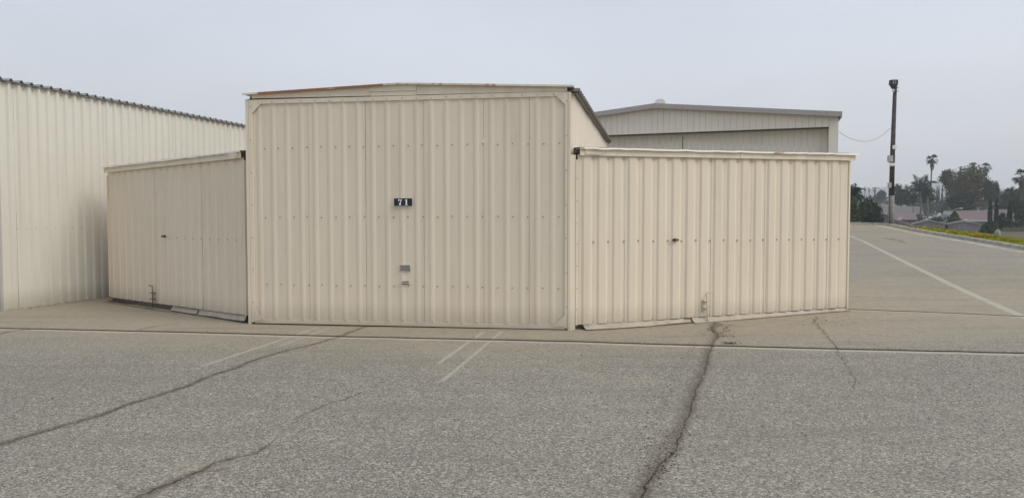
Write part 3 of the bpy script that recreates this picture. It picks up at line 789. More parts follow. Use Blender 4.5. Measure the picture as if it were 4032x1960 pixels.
# number plate 71 --------------------------------------------------------
def plate():
    zc = 1.885; uc = 2.492; w, h = .285, .118
    mb = MB(); F_.box(mb, uc-w/2, uc+w/2, .028, .034, zc-h/2, zc+h/2); P = mb.build('number_plate', M['black'], hang)
    P['label'] = 'black number plate reading 71'
    mb = MB(); t = .0045
    for (a, b, c, d) in ((uc-w/2-t, uc+w/2+t, zc-h/2-t, zc-h/2), (uc-w/2-t, uc+w/2+t, zc+h/2, zc+h/2+t), (uc-w/2-t, uc-w/2, zc-h/2, zc+h/2), (uc+w/2, uc+w/2+t, zc-h/2, zc+h/2)):
        F_.box(mb, a, b, .027, .038, c, d)
    mb.build('plate_border', M['white'], P)
    seven = [(0, 1), (.09, 1), (.12, .95), (.22, .98), (.34, .95), (.44, .93), (.52, .96), (.56, 1), (.64, 1), (.62, .86), (.53, .66), (.46, .46), (.45, .22), (.48, .05), (.44, 0), (.19, 0), (.13, .06), (.15, .2), (.22, .38), (.34, .56), (.46, .72), (.34, .74), (.2, .80), (.1, .76), (.06, .66), (0, .66)]
    one = [(0, .90), (.14, .93), (.22, 1), (.38, 1), (.38, .10), (.50, .07), (.50, 0), (0, 0), (0, .07), (.12, .10), (.12, .84), (0, .84)]
    H = .090
    for poly, du in ((seven, -.075), (one, .028)):
        mb = MB(); mb.prism([F_.at(uc+du+x*H, .0345, zc-H/2+y*H) for x, y in poly], F_.n*.003)
        mb.build('numeral', M['white'], P)
    for du in (-.115, .112):
        mb = MB(); c = F_.at(uc+du, .0345, zc)
        mb.prism([c + F_.u*.008*math.cos(a)+Z3*.008*math.sin(a) for a in [k*math.pi/4 for k in range(8)]], F_.n*.003); mb.build('plate_screw', M['lamp_black'], P)
plate()
# viewing pane and pull handle in the centre door
uc = 2.512
mb = MB(); F_.box(mb, uc-.075, uc+.075, .003, .0175, .852, .937); pn = mb.build('viewing_pane', M['vent'], hang)
mb = MB()
F_.box(mb, uc-.080, uc+.080, .003, .020, .937, .942); F_.box(mb, uc-.080, uc+.080, .003, .020, .847, .852)
F_.box(mb, uc-.080, uc-.075, .003, .020, .8521, .9369); F_.box(mb, uc+.075, uc+.080, .003, .020, .8521, .9369)
mb.build('pane_rim', M['steelrod'], pn)
for a, b in ((-1, -1), (1, -1), (-1, 1), (1, 1)):
    mb = MB(); c = F_.at(uc+a*.069, .0178, .8945+b*.036)
    mb.prism([c + F_.u*.006*math.cos(q)+Z3*.006*math.sin(q) for q in [k*math.pi/3 for k in range(6)]], F_.n*.004); mb.build('pane_screw', M['lamp_black'], pn)
mb = MB(); F_.box(mb, uc-.055, uc+.055, .004, .016, .652, .692); hd = mb.build('pull_handle', M['lamp_black'], hang)
mb = MB(); F_.box(mb, uc-.06, uc+.06, .0165, .035, .666, .678); mb.tube([F_.at(uc-.075, .012, .674), F_.at(uc-.06, .03, .672)], .007); mb.tube([F_.at(uc+.085, .012, .670), F_.at(uc+.06, .03, .672)], .007)
mb.build('grip', M['beige_cap'], hd)
# wing handles (T-handles with lock)
def thandle(wall, u, z):
    mb = MB(); c = wall.at(u, .034, z)
    mb.tube([c-wall.n*.03, c], [.026, .020], 10); h = mb.build('door_handle', M['handle'], hang, True)
    mb = MB(); pts = [(-.062, -.012), (-.045, .014), (0, .022), (.05, .008), (.062, -.004), (.04, -.014), (0, -.022), (-.04, -.02)]
    mb.prism([c + wall.n*.004 + wall.u*a + Z3*b for a, b in pts], wall.n*.018); mb.build('lever', M['handle'], h)
    mb = MB(); q = c + wall.n*.0222 + wall.u*.012
    mb.tube([q, q+wall.n*.003], .008, 8); mb.build('keyhole_ring', M['box_grey'], h)
thandle(RW, 1.645, 1.315); thandle(LW, 2.30, 1.325)
# drop bolts
def dropbolt(wall, u, ztop, side, mat):
    r = .0085; mb = MB()
    mb.tube([wall.at(u+side*.105, .075, ztop+.004), wall.at(u+.012*side, .062, ztop), wall.at(u, .06, ztop-.015), wall.at(u+.004, .062, ztop-.2), wall.at(u+.01, .07, .022)], r, 8)
    h = mb.build('drop_bolt', mat, hang, True)
    for dz in (.13, .235):
        mb = MB(); wall.box(mb, u-.055, u+.03, .012, .085, ztop-dz-.007, ztop-dz+.007); mb.build('bolt_bracket', mat, h)
    mb = MB(); wall.box(mb, u-.06, u-.045, .03, .04, ztop-.30, ztop-.10); mb.build('bracket_plate', mat, h)
dropbolt(RW, 2.20, .49, 1, M['steelrod']); dropbolt(LW, 1.88, .42, -1, M['browned'])

# ------------------------------------------------------------------ neighbouring hangar at the left
nh = thing('aircraft_hangar', (-9.08, 13.15, 0), 'cream ribbed steel hangar wall at the left with a dark scalloped roof edge', 'hangar')
NW = Wall((-9.08, 13.15), (-5.4, 26.1)); assert NW.n.x > 0
npit = .2005
sheets(NW, M['cream'], nh, .035, NW.L, npit, .20, .048, .026, .036, lambda u: .0, lambda u: 4.06 + .0015*u, per=5)
mb = MB(); NW.box(mb, -.02, .034, -.06, .035, 0, 4.07); mb.build('corner_trim', M['cream'], nh)
NF = Wall((-16.5, 14.9), (-9.10, 13.12)); assert NF.n.y < 0
sheets(NF, M['cream'], nh, 0, NF.L-.03, .25, .1, .06, .024, .028, lambda u: 0., lambda u: 4.05, per=4)
roof_plane(nh, NW.at(-.12, .10, 4.085), NW.at(NW.L, .10, 4.105), NW.at(-.12, -3.6, 4.22), NW.at(NW.L, -3.6, 4.24), 66, h=.045, per=5)
roof_plane(nh, NW.at(-.12, -7.4, 4.085), NW.at(NW.L, -7.4, 4.105), NW.at(-.12, -3.6, 4.22), NW.at(NW.L, -3.6, 4.24), 66, h=.038, per=5)
mb = MB(); NW.box(mb, .05, NW.L, .035, .06, 4.06, 4.082, 4.08, 4.102); mb.build('eave_closure', M['galv'], nh)
screw_rows(NW, nh, [.30+npit*k for k in range(8)], [lambda u: 1.45], .006, .008)
screw_rows(NW, nh, [.30+npit*k for k in range(36)], [lambda u: 4.0], .006, .008)
mb = MB(); n = 40
for k in range(n):
    a = .0+3.3*k/n; NW.box(mb, a, a+3.3/n, .02, .045+.015*math.sin(k*1.3), 0, .018+.006*math.sin(k*2.1))
mb.build('base_sealant', M['skirt'], nh)

# ------------------------------------------------------------------ far hangar behind right wing
fh = thing('aircraft_hangar', (15.7, 35.9, 1.0), 'large pale grey gabled hangar with mauve roof edge seen over the right wing', 'hangar')
uF = Vector((8.26, -2.9, 0)).normalized()
GW = Wall((7.49-uF.x*8.75, 38.8-uF.y*8.75), (15.75, 35.9)); assert GW.n.y < 0
LG = GW.L; um = 8.75
def zg(u): return 7.43 - (7.43-6.60)*abs(u-um)/(LG-um)
def zdoor(u): return 6.05
dR = LG - .42
fpit = .305
# upper gable cladding
def fsheets(u0, u1, off, zlo, zhi, name='cladding_sheet'):
    c = u0
    while c < u1-.01:
        e = min(c+fpit, u1); prof = [(c+.004, .004), (c+.022, .014), (e-.022, .014), (e-.004, .004)] if e-c > .08 else [(c, 0), (e, 0)]
        if c < um < e: prof.insert(2, (um, .014))
        sheet(GW, name, M['greypaint'], fh, prof, zlo, zhi, off=off, rows=1, wav=0); c = e
fsheets(0, dR, .0, lambda u: 6.05, lambda u: zg(u)-.04)
fsheets(0, dR, -.70, lambda u: .6, lambda u: 6.04)
mb = MB(); GW.box(mb, dR, LG, -.72, .015, .5, zg(dR)-.04, .5, zg(LG)-.04); mb.build('door_jamb', M['greypaint'], fh)
mb = MB(); GW.box(mb, 0, dR-.001, -.69, -.006, 6.041, 6.049); mb.build('door_track', M['dark'], fh)
mb = MB(); GW.box(mb, um+1.30, um+1.33, -.69, -.67, .6, 5.9); mb.build('door_seam', M['dark'], fh)
# side and back walls
GS = Wall((15.75, 35.9), (15.75+GW.n.x*-18, 35.9-GW.n.y*18)); 
mb = MB()
for w_ in (GS,): w_.box(mb, 0.02, 18, -.1, 0, .5, 6.55)
mb.build('side_wall', M['greypaint'], fh)
GS2 = Wall((GW.p0.x, GW.p0.y), (GW.p0.x-GW.n.x*18, GW.p0.y-GW.n.y*18))
mb = MB(); GS2.box(mb, 0.02, 18, 0, .1, .5, 6.55); mb.build('side_wall', M['greypaint'], fh)
# roof slabs, their edge is the thick mauve-grey rake trim
for (a, b) in ((-.25, um), (um, LG+.06)):
    mb = MB(); za, zb = zg(a), zg(b)
    vs = [GW.at(a, .30, za), GW.at(b, .30, zb), GW.at(b, -18, zb), GW.at(a, -18, za)]
    mb.prism(vs, Vector((0, 0, .12))); mb.build('roof', M['greyroof'], fh)
    mb = MB(); GW.box(mb, a, b, .305, .36, za-.11, za+.13, zb-.11, zb+.13); mb.build('rake_trim', M['greyroof'], fh)
mb = MB(); GW.box(mb, LG+.065, LG+.13, -18, .36, zg(LG)-.14, zg(LG)+.12); mb.build('gutter', M['greyroof'], fh)
# ridge ventilator
c = GW.at(um-.1, -2.2, 7.55)
mb = MB(); pts = [(-.28, 0), (-.28, .46), (-.15, .62), (.15, .62), (.28, .46), (.28, 0)]
mb.prism([c + GW.u*a*1.05 + Z3*b for a, b in pts], -GW.n*.8); v = mb.build('ridge_vent', M['greypaint'], fh)

# ------------------------------------------------------------------ utility pole with floodlight
px_, py_ = 22.98, 44.85; pz = gz(px_, py_)
po = thing('utility_pole', (px_, py_, pz), 'tall dark wooden pole with floodlight and boxes on a pale base, behind the kerb', 'pole')
mb = MB(); mb.tube([(px_-.02, py_, 2.9), (px_, py_, 6), (px_+.06, py_, 9.55)], [.150, .135, .105], 14); mb.build('wooden_shaft', M['pole_wood'], po, True)
mb = MB(); mb.tube([(px_, py_, pz-.3), (px_-.01, py_, 2.0), (px_-.02, py_, 3.0)], [.185, .175, .165], 14); mb.build('base_sleeve', M['pole_base'], po, True)
mb = MB(); mb.box((px_-.17, py_-.25, 9.72), (.40, .30, .30)); mb.prism([(px_-.33, py_-.40, 9.57), (px_+.0, py_-.40, 9.57), (px_-.06, py_-.4, 9.36), (px_-.20, py_-.4, 9.36)], (0, .28, 0)); fl = mb.build('floodlight', M['lamp_black'], po)
for a, b in ((-.25, 9.78), (-.12, 9.78), (-.25, 9.67), (-.12, 9.67)):
    mb = MB(); mb.box((px_+a, py_-.404, b), (.07, .006, .06)); mb.build('lamp_panel', M['box_grey'], fl)
mb = MB(); mb.tube([(px_-.19, py_-.3, 9.2), (px_-.19, py_-.3, 9.34)], [.085, .05], 10); mb.tube([(px_-.19, py_-.3, 9.2), (px_-.05, py_-.05, 9.15)], .03); mb.build('camera_dome', M['white'], po, True)
for (x, z, w, h, mt) in ((-.02, 5.90, .16, .2, 'white'), (-.27, 5.20, .26, .38, 'box_grey'), (-.15, 4.86, .24, .16, 'white'), (-.28, 3.62, .15, .28, 'box_grey')):
    mb = MB(); mb.box((px_+x, py_-.26, z), (w, .2, h)); mb.box((px_+x+.02, py_-.2, z-h/2-.02), (w*.7, .12, .03)); mb.build('junction_box', M[mt], po)
mb = MB(); mb.tube([(px_-.26, py_-.2, 3.5), (px_-.20, py_-.17, 2.6), (px_-.20, py_-.18, pz)], .016, 6); mb.tube([(px_-.18, py_-.12, 5.0), (px_-.24, py_-.2, 3.7)], .016, 6); mb.build('conduit', M['lamp_black'], po)
mb = MB(); mb.box((px_+.15, py_-.05, 9.45), (.12, .2, .04)); mb.box((px_+.15, py_-.05, 9.25), (.12, .2, .04)); mb.build('bracket', M['box_grey'], po)
# wire from the far hangar to the pole
a = Vector((15.80, 35.93, 5.80)); b = Vector((px_-.18, py_-.05, 7.05)); mb = MB(); pts = []
for k in range(25):
    t = k/24; p = a.lerp(b, t); p.z -= .62*4*t*(1-t); pts.append(p)
mb.tube(pts, .009, 5); tag(mb.build('overhead_wire', M['wire'], None, True), 'thin dark cable sagging from the far hangar to the wooden pole', 'cable')
# ------------------------------------------------------------------ ground cover on the bank
def iceplant():
    rs = np.random.RandomState(5); mbs = {'a': MB()}
    mb = mbs['a']; N = 11000; arr = np.array(CV); k = 0
    seg = [i for i in range(len(CV)-1) if CV[i][1] > 14]
    pool = [i for i in seg if CV[i][0] > 14]
    while k < N:
        i = pool[rs.randint(len(pool))]; t = rs.rand(); P = CV[i]; Q = CV[i+1]
        x, y = P[0]+(Q[0]-P[0])*t, P[1]+(Q[1]-P[1])*t
        dx, dy = Q[0]-P[0], Q[1]-P[1]; L_ = math.hypot(dx, dy); s_ = .22 + (rs.rand()**1.1)*3.4
        z = bank_z(gz(x, y), s_)
        if math.hypot(x-22.9, y-44.8) < 1.5: k += 1; continue
        sparse = 1 if y < 37 else max(0, 1-(y-37)/4)
        k += 1
        if rs.rand() > sparse: continue
        x += dy/L_*s_; y -= dx/L_*s_
        z += .02*math.sin(x*1.3+s_)*math.sin(y*.9)
        mound = .025+.05*(.5+.5*math.sin(x*1.9)*math.sin(y*2.3+x))
        h = mound*rs.uniform(.5, 1.4); w = rs.uniform(.05, .11)
        om = math.sin(x*.8+y*.55)+math.sin(y*1.7-x)*.6+rs.normal(0, .5)
        mb.cur = 1 if om > 1.25 else 0
        for q in range(3):
            a = rs.rand()*6.28; tl = rs.uniform(-.6, .6); ux, uy = math.cos(a)*w, math.sin(a)*w
            mb.add([(x-ux, y-uy, z-.02), (x+ux, y+uy, z-.02), (x+ux*.6-uy*tl, y+uy*.6+ux*tl, z+h), (x-ux*.6-uy*tl, y-uy*.6+ux*tl, z+h)], [(0, 1, 2, 3)])
    tag(mb.build('ground_cover', [M['lf_cover'], M['lf_orange']]), 'low yellow green iceplant spreading over the bank behind the kerb', 'ground cover', kind='stuff')
iceplant()
# debris bits, gravel and weed -------------------------------------------
def debris():
    rs = random.Random(3); mb = MB(); spots = []
    for _ in range(420): spots.append((rs.uniform(-8, 8), rs.uniform(4.4, 12.0), 1))
    for _ in range(260):
        t = rs.random(); spots.append((3.15-.25*t+rs.gauss(0, .10), 11.35-1.3*t+rs.gauss(0, .08), 1))
    for _ in range(500): t = rs.random(); spots.append((3.0-2.2*t**.8+rs.gauss(-.03, .05), 10.8-6.2*t, .7))
    for _ in range(160): t = rs.random(); spots.append((1.35-.5*t+rs.gauss(0, .05), 5.7-1.3*t+rs.gauss(0, .05), .8))
    for _ in range(160): spots.append((4.9+rs.gauss(0, .35), 11.3+rs.gauss(0, .35), .9))
    for _ in range(130): t = rs.random(); spots.append((-9.0+.283*2.6*t+.06+abs(rs.gauss(0, .08)), 13.2+2.6*t, 1))
    for _ in range(160): t = rs.random(); spots.append((.95+4.7*t+.05, 10.76+1.57*t-abs(rs.gauss(0, .08)), .8))
    for (x, y, s_) in spots:
        if y > 10.6 and (-7.9 < x < 5.6) and y > 11.5-.137*(x+4.1)+max(0, (x-.9)*.45)-.1 and x > -4: continue
        r = rs.uniform(.003, .011)*s_*(1.5 if rs.random() < .08 else 1); z = gz(x, y)+.003; a = rs.uniform(0, 6.3); e = rs.uniform(.4, 1)
        ps = [(x+r*math.cos(a+k*1.57)*(1 if k % 2 else e), y+r*math.sin(a+k*1.57)*(1 if k % 2 else e), z+rs.uniform(0, .002)) for k in range(4)]
        mb.add(ps + [(x, y, z+r*.7)], [(0, 1, 4), (1, 2, 4), (2, 3, 4), (3, 0, 4)])
    tag(mb.build('debris', M['debris']), 'scattered dark grit and leaf crumbs on the asphalt', 'debris', kind='stuff')
debris()
def weed():
    rs = random.Random(8); t = thing('weed', (2.88, 9.95, 0), 'small green weed growing where the wide crack meets the joint', 'weed')
    mb = MB()
    for k in range(26):
        a = rs.uniform(0, 6.28); L_ = rs.uniform(.04, .12); b = Vector((2.88+rs.uniform(-.09, .09), 9.62+rs.uniform(-.04, .05), .002)); d = Vector((math.cos(a), math.sin(a), 0)); sd_ = Vector((-d.y, d.x, 0))*.009
        mb.add([b, b+d*L_*.5+sd_+Z3*.02, b+d*L_+Z3*.012, b+d*L_*.5-sd_+Z3*.02], [(0, 1, 2, 3)])
    t.location = (2.88, 9.62, 0); mb.build('leaves', M['lf_green'], t)
weed()

# ------------------------------------------------------------------ vegetation and houses in the valley
FPX = 2912.0
def wp(px, Y):             # plan x from photo column at distance Y
    return (px-2016)/FPX*Y
def wz(py, Y):             # height from photo row at distance Y
    return 1.65 - (py-858)/FPX*Y
def leafcloud(mb, lobes, n, size, rs, flat=1.0):
    tot = sum(l[3]*l[4]*l[5] for l in lobes)
    for (cx, cy, cz, rx, ry, rz) in lobes:
        m = int(n*rx*ry*rz/tot) if len(lobes) > 1 else n
        for _ in range(m):
            v = Vector((rs.gauss(0, 1), rs.gauss(0, 1), rs.gauss(0, 1))).normalized()
            r = rs.random()**.45*(1+.12*math.sin(v.x*7+cx)*math.sin(v.z*6+cz)) + rs.gauss(0, .05)
            p = Vector((cx+v.x*rx*r, cy+v.y*ry*r, cz+v.z*rz*r)); s_ = size*rs.uniform(.5, 1.3)
            a = Vector((rs.gauss(0, 1), rs.gauss(0, 1), rs.gauss(0, .6))).normalized(); b = a.cross(Vector((rs.gauss(0, 1), rs.gauss(0, 1), rs.gauss(0, 1)))).normalized()
            mb.add([p-a*s_, p+b*s_*.55, p+a*s_, p-b*s_*.55], [(0, 1, 2, 3)])
def tree(label, px, Y, ptop, w_px, mat, shape='round', n=1600, leaf=.45, crown_bottom=None, seed=1, group=None, bark='bark', name='leafy_tree', cat='tree', lobes=9):
    rs = random.Random(seed); x = wp(px, Y); g = vz(x, Y); ztop = wz(ptop, Y); W_ = w_px/FPX*Y/2
    zb = g if crown_bottom is None else wz(crown_bottom, Y); H = ztop-zb; cz = zb+H*.5
    t = thing(name, (x, Y, g), label, cat, group)
    mb = MB(); L_ = []
    if shape == 'round':
        for k in range(lobes):
            a = rs.uniform(0, 6.28); r = rs.uniform(.15, .62); h = rs.uniform(-.3, .33)
            L_.append((x+math.cos(a)*W_*r, Y+math.sin(a)*W_*r*.8, cz+h*H, W_*rs.uniform(.32, .5), W_*rs.uniform(.32, .5), H*rs.uniform(.2, .3)))
        L_.append((x, Y, cz, W_*.7, W_*.6, H*.36))
        leafcloud(mb, L_, n, leaf, rs)
    elif shape == 'cone':
        for k in range(n):
            f = rs.random()**.8; r = W_*(1-f)**.8*rs.random()**.35*(1+.15*math.sin(f*20)); a = rs.uniform(0, 6.28)
            p = Vector((x+math.cos(a)*r, Y+math.sin(a)*r, zb+f*H)); s_ = leaf*rs.uniform(.5, 1.2)
            u = Vector((rs.gauss(0, .5), rs.gauss(0, .5), 1)).normalized(); v = u.cross(Vector((rs.gauss(0, 1), rs.gauss(0, 1), 0))).normalized()
            mb.add([p-u*s_, p+v*s_*.4, p+u*s_, p-v*s_*.4], [(0, 1, 2, 3)])
    elif shape == 'column':
        for k in range(n):
            f = rs.random(); prof = min(1, f*5+.55)*min(1, (1-f)*1.9)**.75; r = W_*prof*rs.random()**.3; a = rs.uniform(0, 6.28)
            p = Vector((x+math.cos(a)*r, Y+math.sin(a)*r, zb+f*H)); s_ = leaf*rs.uniform(.5, 1.2)
            u = Vector((rs.gauss(0, .25), rs.gauss(0, .25), 1)).normalized(); v = u.cross(Vector((rs.gauss(0, 1), rs.gauss(0, 1), 0))).normalized()
            mb.add([p-u*s_, p+v*s_*.35, p+u*s_, p-v*s_*.35], [(0, 1, 2, 3)])
    mb.build('crown', mat, t)
    mb = MB(); r0 = max(.12, W_*.07)
    mb.tube([(x, Y, g-.2), (x+r0*.3, Y, (g+cz)/2), (x, Y, cz+H*.1)], [r0, r0*.8, r0*.35], 7)
    if shape == 'round':
        for k in range(5):
            a = k*1.256+rs.random(); s0 = zb+H*.05
            mb.tube([(x, Y, max(g+.3, s0-.1*H)), (x+math.cos(a)*W_*.35, Y+math.sin(a)*W_*.35, cz-.02*H), (x+math.cos(a)*W_*.65, Y+math.sin(a)*W_*.6, cz+.25*H)], [r0*.5, r0*.3, r0*.1], 5)
    mb.build('trunk', M[bark], t, True)
    return t
def bare_tree(label, px, Y, ptop, w_px, seed, group=None, leafn=0, mat='twig', n0=5):
    rs = random.Random(seed); x = wp(px, Y); g = vz(x, Y); ztop = wz(ptop, Y); W_ = w_px/FPX*Y/2; H = ztop-g
    t = thing('bare_tree', (x, Y, g), label, 'tree', group)
    mb = MB(); tw = MB()
    def grow(p, d, L_, r, lev):
        q = p + d*L_; mid = p + d*L_*.5 + Vector((rs.gauss(0, 1), rs.gauss(0, 1), rs.gauss(0, .5)))*L_*.06
        (mb if lev < 2 else tw).tube([p, mid, q], [r, r*.8, r*.6], 5 if lev < 2 else 3, False)
        if lev >= 5: return
        for _ in range(rs.choice((3, 3, 4)) if lev > 0 else n0):
            e = (d + Vector((rs.gauss(0, 1)*W_/H*1.5, rs.gauss(0, 1)*W_/H*1.5, rs.gauss(.12, .4)))*.62).normalized()
            grow(p.lerp(q, rs.uniform(.55, 1)), e, L_*rs.uniform(.58, .8), r*.55, lev+1)
    grow(Vector((x, Y, g-.2)), Vector((0, 0, 1)), H*.27, max(.16, W_*.05), 0)
    mb.build('trunk', M['bark'], t, True); tw.build('twigs', M[mat], t)
    return t
def fan_palm(label, px, Y, ptop, crown_px, seed, group=None, skirt_=1.0, far=False, lean=0.):
    rs = random.Random(seed); x = wp(px, Y); g = vz(x, Y); R = crown_px/FPX*Y/2; ztop = wz(ptop, Y); zc = ztop - R*1.05
    t = thing('fan_palm', (x, Y, g), label, 'palm tree', group)
    mb = MB(); r0 = .32 if not far else .3
    mb.tube([(x+lean, Y, g-.2), (x+lean*.3, Y, (g+zc)*.5), (x, Y, zc)], [r0, r0*.72, r0*.62], 7); mb.build('trunk', M['bark'], t, True)
    mb = MB(); nf = 34 if not far else 20
    for k in range(nf):
        el = rs.uniform(-.75, 1.35); a = rs.uniform(0, 6.28); d = Vector((math.cos(a)*math.cos(el), math.sin(a)*math.cos(el), math.sin(el)))
        c = Vector((x, Y, zc)); pl_ = R*.55; h = c + d*pl_; sd_ = d.cross(Z3 if abs(d.z) < .9 else Vector((1, 0, 0))).normalized(); up = sd_.cross(d)
        mb.tube([c, h], [.05, .03], 3, False)
        nb = 9 if not far else 5
        for j in range(nb):
            f = (j/(nb-1)-.5)*2.5; dd = (d*math.cos(f)+sd_*math.sin(f)).normalized(); Lb = R*.55*(1-.22*abs(f)/1.25)*rs.uniform(.85, 1.1)
            w = sd_*math.cos(f)*R*.05 - d*math.sin(f)*R*.05
            tip = h + dd*Lb - Z3*Lb*.22 - Z3*Lb*rs.uniform(0, .2)
            mb.add([h, h+dd*Lb*.5+w, tip, h+dd*Lb*.5-w], [(0, 1, 2, 3)])
    mb.build('crown', M['lf_palm'], t)
    if skirt_ > 0:
        mb = MB()
        for k in range(110 if not far else 30):
            a = rs.uniform(0, 6.28); f = rs.random(); z0 = zc - f*R*1.3*skirt_ + .1*R; r1 = R*(.42-.24*f); L_ = R*.6
            p = Vector((x+math.cos(a)*.2, Y+math.sin(a)*.2, z0)); q = Vector((x+math.cos(a)*r1, Y+math.sin(a)*r1, z0-L_*rs.uniform(.6, 1))); w = Vector((-math.sin(a), math.cos(a), 0))*R*.07
            m_ = (p+q)/2 + Vector((math.cos(a), math.sin(a), 0))*.1
            mb.add([p, m_+w, q, m_-w], [(0, 1, 2, 3)])
        mb.build('dead_frond_skirt', M['lf_skirt'], t)
    return t
def feather_palm(label, px, Y, ptop, crown_px, seed, group=None, nf=26, zc_px=None, droop=1.0):
    rs = random.Random(seed); x = wp(px, Y); g = vz(x, Y); R = crown_px/FPX*Y/2; zc = wz(zc_px, Y) if zc_px else wz(ptop, Y)-R*.7
    t = thing('feather_palm', (x, Y, g), label, 'palm tree', group)
    mb = MB(); mb.tube([(x, Y, g-.2), (x+.1, Y, (g+zc)/2), (x, Y, zc)], [.3, .22, .2], 8); mb.build('trunk', M['palebark'], t, True)
    mb = MB()
    for k in range(nf):
        a = rs.uniform(0, 6.28); el = rs.uniform(.15, 1.45); L_ = R*rs.uniform(1.1, 1.4); p = Vector((x, Y, zc)); d = Vector((math.cos(a)*math.cos(el), math.sin(a)*math.cos(el), math.sin(el)))
        pts = [p.copy()]; n = 9
        for j in range(n):
            d = (d + Vector((0, 0, -.23*droop*(j/n+.25)*1.6))).normalized(); p = p + d*L_/n; pts.append(p.copy())
        mb.tube(pts, [.06]+[.035]*(n-1)+[.015], 3, False)
        side = Vector((-math.sin(a), math.cos(a), 0))
        for j in range(1, n+1):
            for sgn in (-1, 1):
                for q in range(3):
                    b = pts[j-1].lerp(pts[j], q/3); dd = (pts[j]-pts[j-1]).normalized(); ll = L_*.26*math.sin(math.pi*min(.95, (j+q/3)/(n+1))+.15)
                    e = (side*sgn*.75 + dd*.55 - Z3*rs.uniform(.2, .7)).normalized()
                    mb.add([b, b+e*ll*.5+dd*.10, b+e*ll, b+e*ll*.5-dd*.10], [(0, 1, 2, 3)])
    mb.build('crown', M['lf_palm'], t); return t

def house(label, name, cat, pxl, pxr, Y, py_base, py_eave, py_ridge, depth, wallm, roofm, ridge='across', apex=None, yaw=0., group=None, door=None, vents=(), fascia=None, windows=(), over=.3):
    """gable building; ridge 'into' = gable end faces the camera, 'across' = long roof slope faces the camera"""
    th = math.atan((pxl+pxr-4032)/2/FPX); kc = math.cos(th); xl = wp(pxl, Y); xr = xl + (wp(pxr, Y)-xl)*kc*1.05; yaw = yaw - th*.9; zb = wz(py_base, Y)-.4; ze = wz(py_eave, Y); zr = wz(py_ridge, Y); W_ = xr-xl
    t = thing(name, ((xl+xr)/2, Y, vz((xl+xr)/2, Y)), label, cat, group); w = Wall((xl, Y), (xr, Y))
    R = Matrix.Rotation(yaw, 4, 'Z'); w.u = R @ w.u; w.n = R @ w.n
    mb = MB()
    if ridge == 'into':
        ua = (wp(apex, Y)-xl)*kc*1.05 if apex else W_/2
        mb.prism([w.at(0, 0, zb), w.at(W_, 0, zb), w.at(W_, 0, ze), w.at(ua, 0, zr-.08), w.at(0, 0, ze)], -w.n*depth)
        mb.build('wall', wallm, t)
        for (a, za, b, zb2) in ((-over, ze-over*(zr-ze)/max(ua, .1), ua, zr), (ua, zr, W_+over, ze-over*(zr-ze)/max(W_-ua, .1))):
            mb = MB(); mb.prism([w.at(a, over, za), w.at(b, over, zb2), w.at(b, over, zb2+.12), w.at(a, over, za+.12)], -w.n*(depth+2*over)); mb.build('roof', roofm, t)
            if fascia: mb = MB(); mb.prism([w.at(a, over+.002, za-.10), w.at(b, over+.002, zb2-.10), w.at(b, over+.002, zb2+.13), w.at(a, over+.002, za+.13)], w.n*.06); mb.build('barge_board', fascia, t)
    else:
        w.box(mb, 0, W_, -depth, 0, zb, ze); mb.build('wall', wallm, t)
        for s_ in (0, 1):
            o0, o1 = (over, -depth/2) if s_ == 0 else (-depth-over, -depth/2)
            mb = MB(); mb.prism([w.at(-over, o0, ze-.05), w.at(W_+over, o0, ze-.05), w.at(W_+over, o1, zr), w.at(-over, o1, zr)], Vector((0, 0, .14))); mb.build('roof', roofm, t)
        mb = MB()
        for uu in (0, W_-.05): mb.prism([w.at(uu, 0, ze), w.at(uu, -depth, ze), w.at(uu, -depth/2, zr-.05)], w.u*.05)
        mb.build('gable_end', wallm, t)
        if fascia: mb = MB(); w.box(mb, -over, W_+over, over, over+.08, ze-.28, ze+.10); mb.build('eave_board', fascia, t)
    if door:
        a, b, z1 = (wp(door[0], Y)-xl)*kc, (wp(door[1], Y)-xl)*kc, wz(door[2], Y); mb = MB(); w.box(mb, a, b, .0, .05, zb, z1); dd = mb.build('door', M['lilac'], t)
        mb = MB(); w.box(mb, a-.08, a, 0, .07, zb, z1+.08); w.box(mb, b, b+.08, 0, .07, zb, z1+.08); w.box(mb, a, b, 0, .07, z1, z1+.08); mb.build('door_frame', M['lilac_trim'], dd)
    for (a, b, z0_, z1_) in windows:
        mb = MB(); u0, u1 = (wp(a, Y)-xl)*kc, (wp(b, Y)-xl)*kc; w.box(mb, u0, u1, .0, .04, wz(z0_, Y), wz(z1_, Y)); ww = mb.build('window', M['white_fascia'], t)
        mb = MB(); w.box(mb, u0+.08, u1-.08, .041, .05, wz(z0_, Y)+.08, wz(z1_, Y)-.08); mb.build('pane', M['glass'], ww)
    for (a, z_, s_) in vents:
        mb = MB(); c = w.at((wp(a, Y)-xl)*kc, -depth*.25 if ridge == 'into' else -depth*.4, wz(z_, Y)); mb.tube([c-Z3*.5, c], .12*s_, 8); mb.tube([c, c+Z3*.1*s_], [.28*s_, .22*s_], 8); mb.build('roof_vent', M['white_fascia'], t)
    return t
